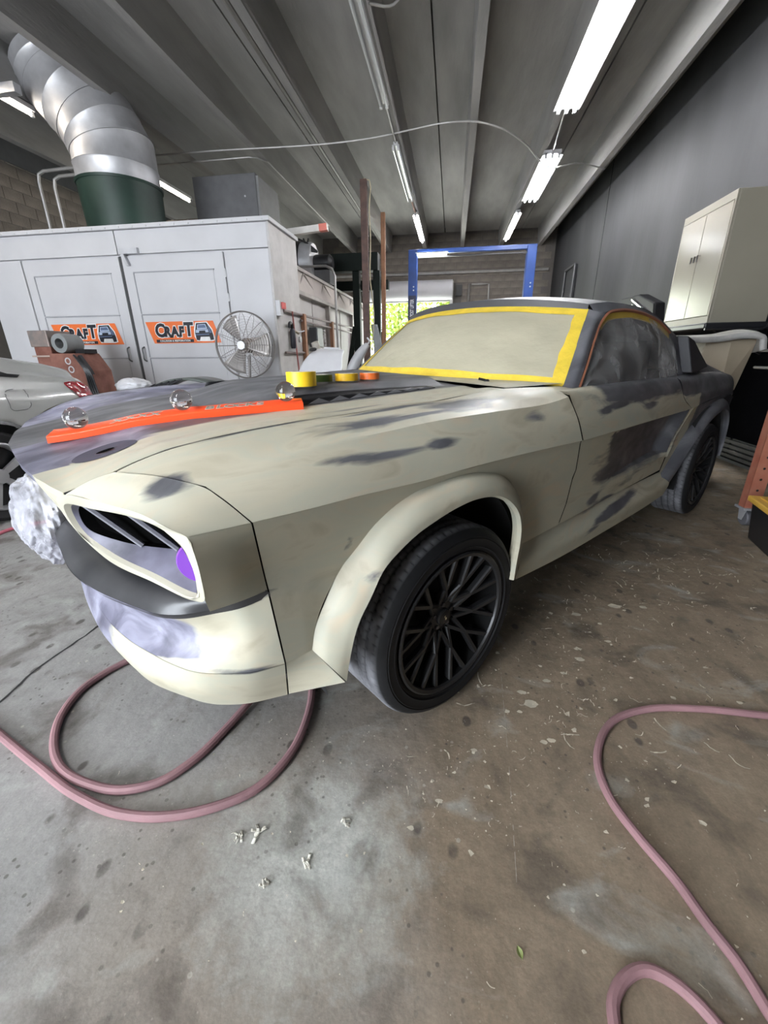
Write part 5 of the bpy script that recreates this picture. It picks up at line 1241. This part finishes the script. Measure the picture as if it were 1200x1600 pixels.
# pallet rack upright on a caster, and a tote
rk = empty('rack_frame', (2.06, 2.99, 0), 0, 'orange perforated rack upright on a caster at the right edge', 'rack')
ORS = mat('worn_orange_steel', (.28, .085, .05), .55, scale=9, col2=(.36, .15, .10))
up = MB(); up.rng(-.045, .045, -.003, .003, .135, 2.0).rng(-.045, -.039, 0, .06, .135, 2.0).rng(.039, .045, 0, .06, .135, 2.0); up.build('upright', ORS, rk, smooth=False)
for i in range(20): MB().lathe([(0, -.0045), (.008, -.0045), (.008, -.003), (0, -.003)], 10, (.0, 0, .26+i*.075), 'Y').build('hole', BLACK, rk)
MB().tube([(.04, .03, .42), (.55, .03, .42)], .016, 8).build('cross_brace', mat('brace_rust', (.3, .16, .13), .5), rk)
MB().rng(-.055, .065, -.02, .08, .12, .135).build('caster_plate', STEEL, rk); 
for x in (-.03, .04): MB().prism([(x, -.01, .125), (x, .07, .125), (x, .05, .04), (x, .015, .04)], (.004, 0, 0)).build('caster_fork', STEEL, rk, smooth=False)
MB().lathe([(0, -.022), (.045, -.022), (.052, -.015), (.052, .015), (.045, .022), (0, .022)], 24, (.006, .03, .052), 'X').build('caster_wheel', mat('caster_grey', (.10, .10, .11), .45), rk)
for z in (1.08, 1.27): pass
pipe('wall_rail', [(3.06, 2.6, 1.14), (3.06, 5.4, 1.14)], .014, CONDUIT, 'upper pale rail on the charcoal wall behind the tan part', 'rail')
pipe('wall_rail', [(3.06, 2.6, .98), (3.06, 5.0, .98)], .014, CONDUIT, 'lower pale rail on the charcoal wall behind the tan part', 'rail')
tt_ = empty('storage_tote', (2.06, 2.60, 0), R(-12), 'black storage tote with a yellow lid at the right edge', 'tote')
b0 = [(-.15, -.20, .0), (.26, -.20, .0), (.26, .15, .0), (-.15, .15, .0)]; b1 = [(-.175, -.225, .24), (.285, -.225, .24), (.285, .175, .24), (-.175, .175, .24)]
m = MB()
for i in range(4): m.poly([b0[i], b0[(i+1) % 4], b1[(i+1) % 4], b1[i]])
m.poly(b0[::-1]); m.poly(b1); m.build('bin', BLACK, tt_, smooth=False, bevel=.012)
LID = mat('yellow_lid', (.62, .36, .06), .45)
MB().rng(-.195, .305, -.245, .195, .24, .275).build('lid', LID, tt_, smooth=False, bevel=.008)
for i in range(3): MB().rng(-.15+.04*i, -.14+.04*i, -.20, .15, .274, .281).build('lid_rib', LID, tt_, smooth=False)
MB().rng(-.07, .06, -.2195, -.2155, .08, .17).build('label', WHITE, tt_, smooth=False).rotation_euler = (0, 0, 0)
MB().rng(-.06, .05, -.2215, -.2195, .15, .165).build('label_stripe', mat('label_red', (.6, .06, .05), .5), tt_, smooth=False)

# ================================================================ ON THE CAR
MC = CAR.matrix_basis.copy() if False else Matrix.Translation((-0.6514, 1.7297, 0)) @ Matrix.Rotation(R(49), 4, 'Z')
def cw(s, t, z): return tuple(MC @ Vector((s, -t, z+ROLL*(.9-t))))
def top_z(s, t): return max(hz(s, t), scoop_z(s, t) if -.44 < s < .52 and abs(t) < .392 else 0)
# flexible orange sanding board with three clear knobs
p0, p1 = np.array((-.845, .135)), np.array((-.205, .425)); dr_ = p1-p0; Lb = np.linalg.norm(dr_); dr_ /= Lb; nr = np.array((-dr_[1], dr_[0]))
bo = cw(*p0, hz(*p0)); SB = empty('sanding_board', bo, 0, 'long orange sanding board with three clear ball knobs lying on the hood', 'sanding board')
def loc(p): return tuple(Vector(p)-Vector(bo))
HWD = .030
TILT = .16
def bz(u):
    c = p0+dr_*Lb*u; return max(top_z(*(c+nr*k))+TILT*k for k in (-HWD, 0, HWD)) + .001
ups = np.linspace(0, 1, 40); zz = np.array([bz(u) for u in ups]); zz = np.convolve(np.pad(zz, 6, mode='edge'), np.ones(13)/13, 'valid'); zz = np.maximum(zz, [bz(u) for u in ups])
def bpnt(u, k, h):
    c = p0+dr_*Lb*u+nr*k; return loc(cw(c[0], c[1], float(np.interp(u, ups, zz))+h-TILT*k))
ORG = mat('fluorescent_orange', (.95, .085, .02), .3, var=.04)
rows = [[bpnt(u, k, h) for u in ups] for k, h in ((-HWD, 0), (-HWD, .016), (-HWD+.003, .019), (HWD-.003, .019), (HWD, .016), (HWD, 0), (-HWD, 0))]
m = MB().grid(rows); m.poly([rows[i][0] for i in range(6)]); m.poly([rows[i][-1] for i in range(6)]); m.build('board', ORG, SB, ang=40)
def glass(name, col, rough=.02, ior=1.45):
    if name in MATS: return MATS[name]
    m, t, N, L, B = nt(name); B.inputs['Base Color'].default_value = (*col, 1); B.inputs['Transmission Weight'].default_value = 1; B.inputs['Roughness'].default_value = rough; B.inputs['IOR'].default_value = ior
    MATS[name] = m; return m
KN = glass('clear_acrylic', (1, .96, .95))
for u in (.10, .50, .93):
    x, y, z = bpnt(u, .0, .019)
    MB().lathe([(.0, 0)]+[(.0305*math.sin(a), .030-.0305*math.cos(a)) for a in np.linspace(.35, PI-.001, 18)], 28, (x, y, z)).build('ball_knob', KN, SB, ang=60)
LM = mat('letter_grey', (.30, .27, .22), .4); LW = mat('letter_pale', (.62, .60, .55), .4)
def on_board(u, h):
    o = Vector(bpnt(u, 0, h)); x = (Vector(bpnt(min(1, u+.02), 0, h))-Vector(bpnt(max(0, u-.02), 0, h))).normalized(); y = (Vector(bpnt(u, .01, h))-Vector(bpnt(u, -.01, h))); y = -(y - x*y.dot(x)).normalized()
    z = x.cross(y); M = Matrix((x, y, z)).transposed().to_4x4(); return Matrix.Translation(o) @ M
def blet(body, u, size, o=0.0):
    M = on_board(u, .0195)
    if M.to_3x3()[2][2] < 0: M = M @ Matrix.Rotation(PI, 4, 'X')
    text_mesh('lettering_outline', body, size, LW, SB, M, o+.0016, .0002, .1, 1.05); text_mesh('lettering', body, size, LM, SB, Matrix.Translation((0, 0, .0006)) @ M, o, .0002, .1, 1.05)
for i, ch in enumerate('BLOCKS'): blet(ch, .605+.042*i, .044, .0008)
for i, ch in enumerate('XXXX'): blet(ch, .245+.048*i, .040, .0004)
# tape rolls on the hood scoop
def roll(s, t, r, h, mt, label):
    z = max(top_z(s+a, t+b) for a in (-.045, 0, .045) for b in (-.045, 0, .045)) + .001; e = empty('tape_roll', cw(s, t, z), 0, label, 'tape roll', 'tape rolls on the hood')
    MB().lathe([(r*.62, 0), (r*.62, h), (r*.68, h), (r*.68, 0)], 40, closed=True).build('core', mat('card_core', (.55, .5, .42), .7), e)
    MB().lathe([(r*.68, .001), (r, .001), (r, h-.001), (r*.68, h-.001)], 40, closed=True).build('tape', mt, e, ang=50)
roll(-.115, .27, .052, .050, mat('tape_yellow', (.85, .55, .02), .4), 'tall yellow tape roll on the hood, leftmost in the row')
roll(.005, .20, .047, .026, mat('tape_green', (.05, .10, .02), .45), 'dark green tape roll on the hood behind the yellow ones')
roll(.105, .235, .045, .028, mat('tape_amber', (.80, .48, .02), .4), 'low amber tape roll on the hood between the green and orange ones')
roll(.215, .24, .040, .026, mat('tape_orange', (.75, .16, .03), .4), 'orange tape roll on the hood nearest the windshield')
# crumpled plastic hanging off the front of the nose
pbm = crumple('plastic_sheet', (0, 0, 0), (.095, .20, .15), FILM2, 21, n=70, amp=.24); pbm.location = cw(-.905, -.12, .605); pbm.rotation_euler[2] = R(49)
tag(pbm, 'crumpled clear plastic sheet hanging over the front bumper of the fastback', 'plastic sheet')

# ================================================================ FLOOR LITTER AND HOSES
def hose_mat():
    return mat('pink_air_hose', (.19, .105, .11), .65, scale=4, col2=(.36, .20, .215), bump=.1)
HM = hose_mat()
HL = [(-2.1, 1.1), (-1.644, .877), (-1.368, .777), (-1.144, .70), (-.96, .641), (-.802, .615), (-.681, .627), (-.577, .664), (-.482, .73), (-.43, .836), (-.421, .986), (-.441, 1.096), (-.52, 1.24), (-.68, 1.33), (-.90, 1.33), (-1.10, 1.25), (-1.216, 1.134), (-1.268, .991), (-1.237, .867), (-1.162, .768), (-1.075, .706), (-.962, .675), (-.842, .674), (-.757, .712), (-.706, .781), (-.667, .895), (-.632, 1.018), (-.60, 1.15), (-.50, 1.45), (-.30, 1.8)]
def zh(i): return .0125 + (.026 if 24 <= i <= 28 else 0)*(1 if i in (26, 27, 28) else .3)
P = [(x, y, .013 + (.024 if i in (27, 28) else .010 if i in (26, 29) else 0)) for i, (x, y) in enumerate(HL)]
tag(MB().tube(cat(P, 260), .0125, 10).build('air_hose', HM), 'pink rubber air hose coiled on the floor under the front bumper', 'hose')
HR = [(1.9, 1.35), (1.45, 1.24), (1.194, 1.217), (1.079, 1.21), (.887, 1.209), (.698, 1.181), (.576, 1.119), (.502, 1.024), (.47, .934), (.474, .842), (.511, .752), (.557, .666), (.584, .591), (.605, .546), (.62, .479), (.64, .38), (.62, .33), (.57, .37), (.535, .421), (.519, .448), (.476, .49), (.426, .505), (.378, .484), (.346, .446), (.339, .414), (.33, .30), (.32, .1)]
tag(MB().tube(cat([(x, y, .0115) for x, y in HR], 240), .0115, 10).build('air_hose', HM), 'pink rubber air hose curving across the right side of the floor', 'hose')
tag(MB().tube(cat([(-2.75, 1.55, .0115), (-2.95, 1.95, .0115), (-3.02, 2.2, .0115), (-2.6, 2.6, .0115), (-2.3, 2.9, .0115)], 60), .0115, 10).build('air_hose', mat('bright_pink_hose', (.62, .16, .22), .5)), 'bright pink hose on the floor beside the grey sedan', 'hose')
# paint flakes and masking slivers: too many to count
rs = np.random.RandomState(11); fk = MB()
def flake(x, y, sz, el):
    a = rs.rand()*6.3; n = 5 if el < 2 else 4; pts = []
    if el >= 2:
        k = 6; pr = rs.randn()*.6; L_ = sz*el
        top = [(u*L_, pr*L_*(u*u-u)+.0) for u in np.linspace(0, 1, k)]; w = sz*.16
        P = [(px, py+w) for px, py in top]; Q = [(px, py-w) for px, py in top]
        z0 = .001; h = rs.rand(k)*.006
        rot = lambda p, hh: (x+p[0]*math.cos(a)-p[1]*math.sin(a), y+p[0]*math.sin(a)+p[1]*math.cos(a), z0+hh)
        fk.grid([[rot(p, h[i]) for i, p in enumerate(P)], [rot(p, h[i]) for i, p in enumerate(Q)]]); return
    ph = np.sort(rs.rand(7))*6.283
    fk.poly([(x+sz*(.6+.4*rs.rand())*math.cos(q)*1.0, y+sz*(.5+.4*rs.rand())*math.sin(q), .0012+rs.rand()*.0025) for q in ph])
def ok(x, y): return True
for i in range(420):
    x, y = .62+rs.randn()*.34, 1.62+rs.randn()*.42
    if i % 3 == 0: x, y = .32+rs.randn()*.26, 1.12+rs.randn()*.22
    flake(x, y, .002+.012*rs.rand()**3, 1 if rs.rand() < .55 else 2+rs.rand()*3.5)
for i in range(150): x, y = 1.25+rs.randn()*.30, 2.25+rs.randn()*.30; flake(x, y, .005+.010*rs.rand()**2, 2+rs.rand()*3.5)
for i in range(380): flake(-.9+rs.rand()*2.6, .35+rs.rand()*1.6, .0012+.005*rs.rand()**3, 1 if rs.rand() < .7 else 3)
for i in range(160): x, y = -.02+rs.randn()*.16, .82+rs.randn()*.10; flake(x, y, .001+.004*rs.rand()**3, 1 if rs.rand() < .6 else 3)
for (x, y, q_) in ((.324, 1.161, .020), (.30, 1.21, .012), (.337, 1.01, .009), (.36, 1.02, .010), (.55, 1.42, .014), (.47, 1.33, .009), (.62, 1.735, .016), (.40, 1.28, .011), (.28, 1.12, .008), (.70, 1.55, .010), (-.05, .70, .007), (.02, .78, .008), (.82, 1.83, .022), (.95, 1.84, .014), (.12, .95, .007)):
    ph = np.linspace(0, 6.283, 15)[:-1]; fk.poly([(x+q_*(.75+.5*rs.rand())*math.cos(a_)*1.3, y+q_*(.6+.4*rs.rand())*math.sin(a_), .0011) for a_ in ph])
tag(fk.build('paint_flakes', mat('flake_cream', (.52, .47, .37), .7, var=.2, scale=30), smooth=False, weld=False), 'pale paint flakes and masking slivers strewn over the floor', 'debris', kind='stuff')
def scrap(x, y, sz, seed, label):
    q = np.random.RandomState(seed); m = MB()
    for k in range(3):
        a = q.rand()*6.3; L_ = sz*(1.6+q.rand()); w = sz*.45; h = q.rand(7)*sz*.55+.001; h[0] = .001
        c = math.cos(a); s_ = math.sin(a); cx, cy = x+(q.rand()-.5)*sz, y+(q.rand()-.5)*sz; bend = q.randn()*.5
        m.grid([[(cx+c*(u-.5)*L_-s_*(v*w+bend*L_*(u-.5)**2), cy+s_*(u-.5)*L_+c*(v*w+bend*L_*(u-.5)**2), h[i]+(abs(v)*sz*.25*q.rand())) for i, u in enumerate(np.linspace(0, 1, 7))] for v in (-.5, 0, .5)])
    o = m.build('paper_scrap', mat('scrap_paper', (.55, .53, .46), .7), weld=False); o.modifiers.new('t', 'SOLIDIFY').thickness = .0006
    tag(o, label, 'scrap', 'crumpled masking scraps on the floor')
for i, (x, y, sz, lb_) in enumerate(((-.475, .620, .013, 'leftmost crumpled scrap on the floor below the coiled hose'), (-.431, .637, .018, 'crumpled cream scrap, the larger of the pair below the coiled hose'), (-.218, .689, .014, 'torn scrap on the floor straight below the front tyre'), (-.286, .584, .014, 'crumpled scrap at the edge of the dusty patch'), (-.368, .533, .011, 'smallest crumpled scrap near the dusty patch'))):
    scrap(x, y, sz, 30+i, lb_)
lfz = MB().grid([[(.189+.011*u*math.cos(1.9)-w_*.006*math.sin(PI*(u+1)/2)*math.sin(1.9), .497+.011*u*math.sin(1.9)+w_*.006*math.sin(PI*(u+1)/2)*math.cos(1.9), .002+.003*abs(w_)) for u in np.linspace(-1, 1, 9)] for w_ in (-1, 0, 1)]).build('leaf', mat('leaf_green', (.22, .26, .09), .5)); tag(lfz, 'small green leaf lying on the brown floor', 'leaf')

# ================================================================ OUTSIDE THE BACK DOOR
LEAF = mat('sunlit_leaves', (.30, .42, .07), .6, scale=2, col2=(.55, .62, .16))
def tree(x, y, h, r, seed, label):
    e = empty('tree', (x, y, -.05), 0, label, 'tree', 'trees outside the back door'); q = np.random.RandomState(seed)
    MB().tube([(0, 0, 0), (.05, 0, h*.5), (0, .05, h*.8)], [.14, .10, .05], 10).build('trunk', mat('bark', (.16, .12, .08), .9), e)
    m = MB()
    for i in range(2600):
        d = q.randn(3); d /= np.linalg.norm(d); d *= q.rand()**.4; p = np.array((0, 0, h*.55))+d*np.array((r, r, h*.5)); a = q.randn(3); a /= np.linalg.norm(a); b = np.cross(a, q.randn(3)); b /= np.linalg.norm(b)
        s = .09+.08*q.rand(); m.poly([p-a*s, p+b*s*.5, p+a*s, p-b*s*.5])
    tag(m.build('foliage', LEAF, e, smooth=False, weld=False), kind='stuff')
for i, (x, y, h, r, lb_) in enumerate(((-4.9, 21, 4.6, 1.3, 'leafy tree outside, seen at the left of the door opening'), (-2.3, 22.5, 5.2, 1.3, 'leafy tree outside in the middle of the door opening'), (.0, 21.5, 4.2, .95, 'small leafy tree outside behind the blue lift column'))): tree(x, y, h, r, 40+i, lb_)
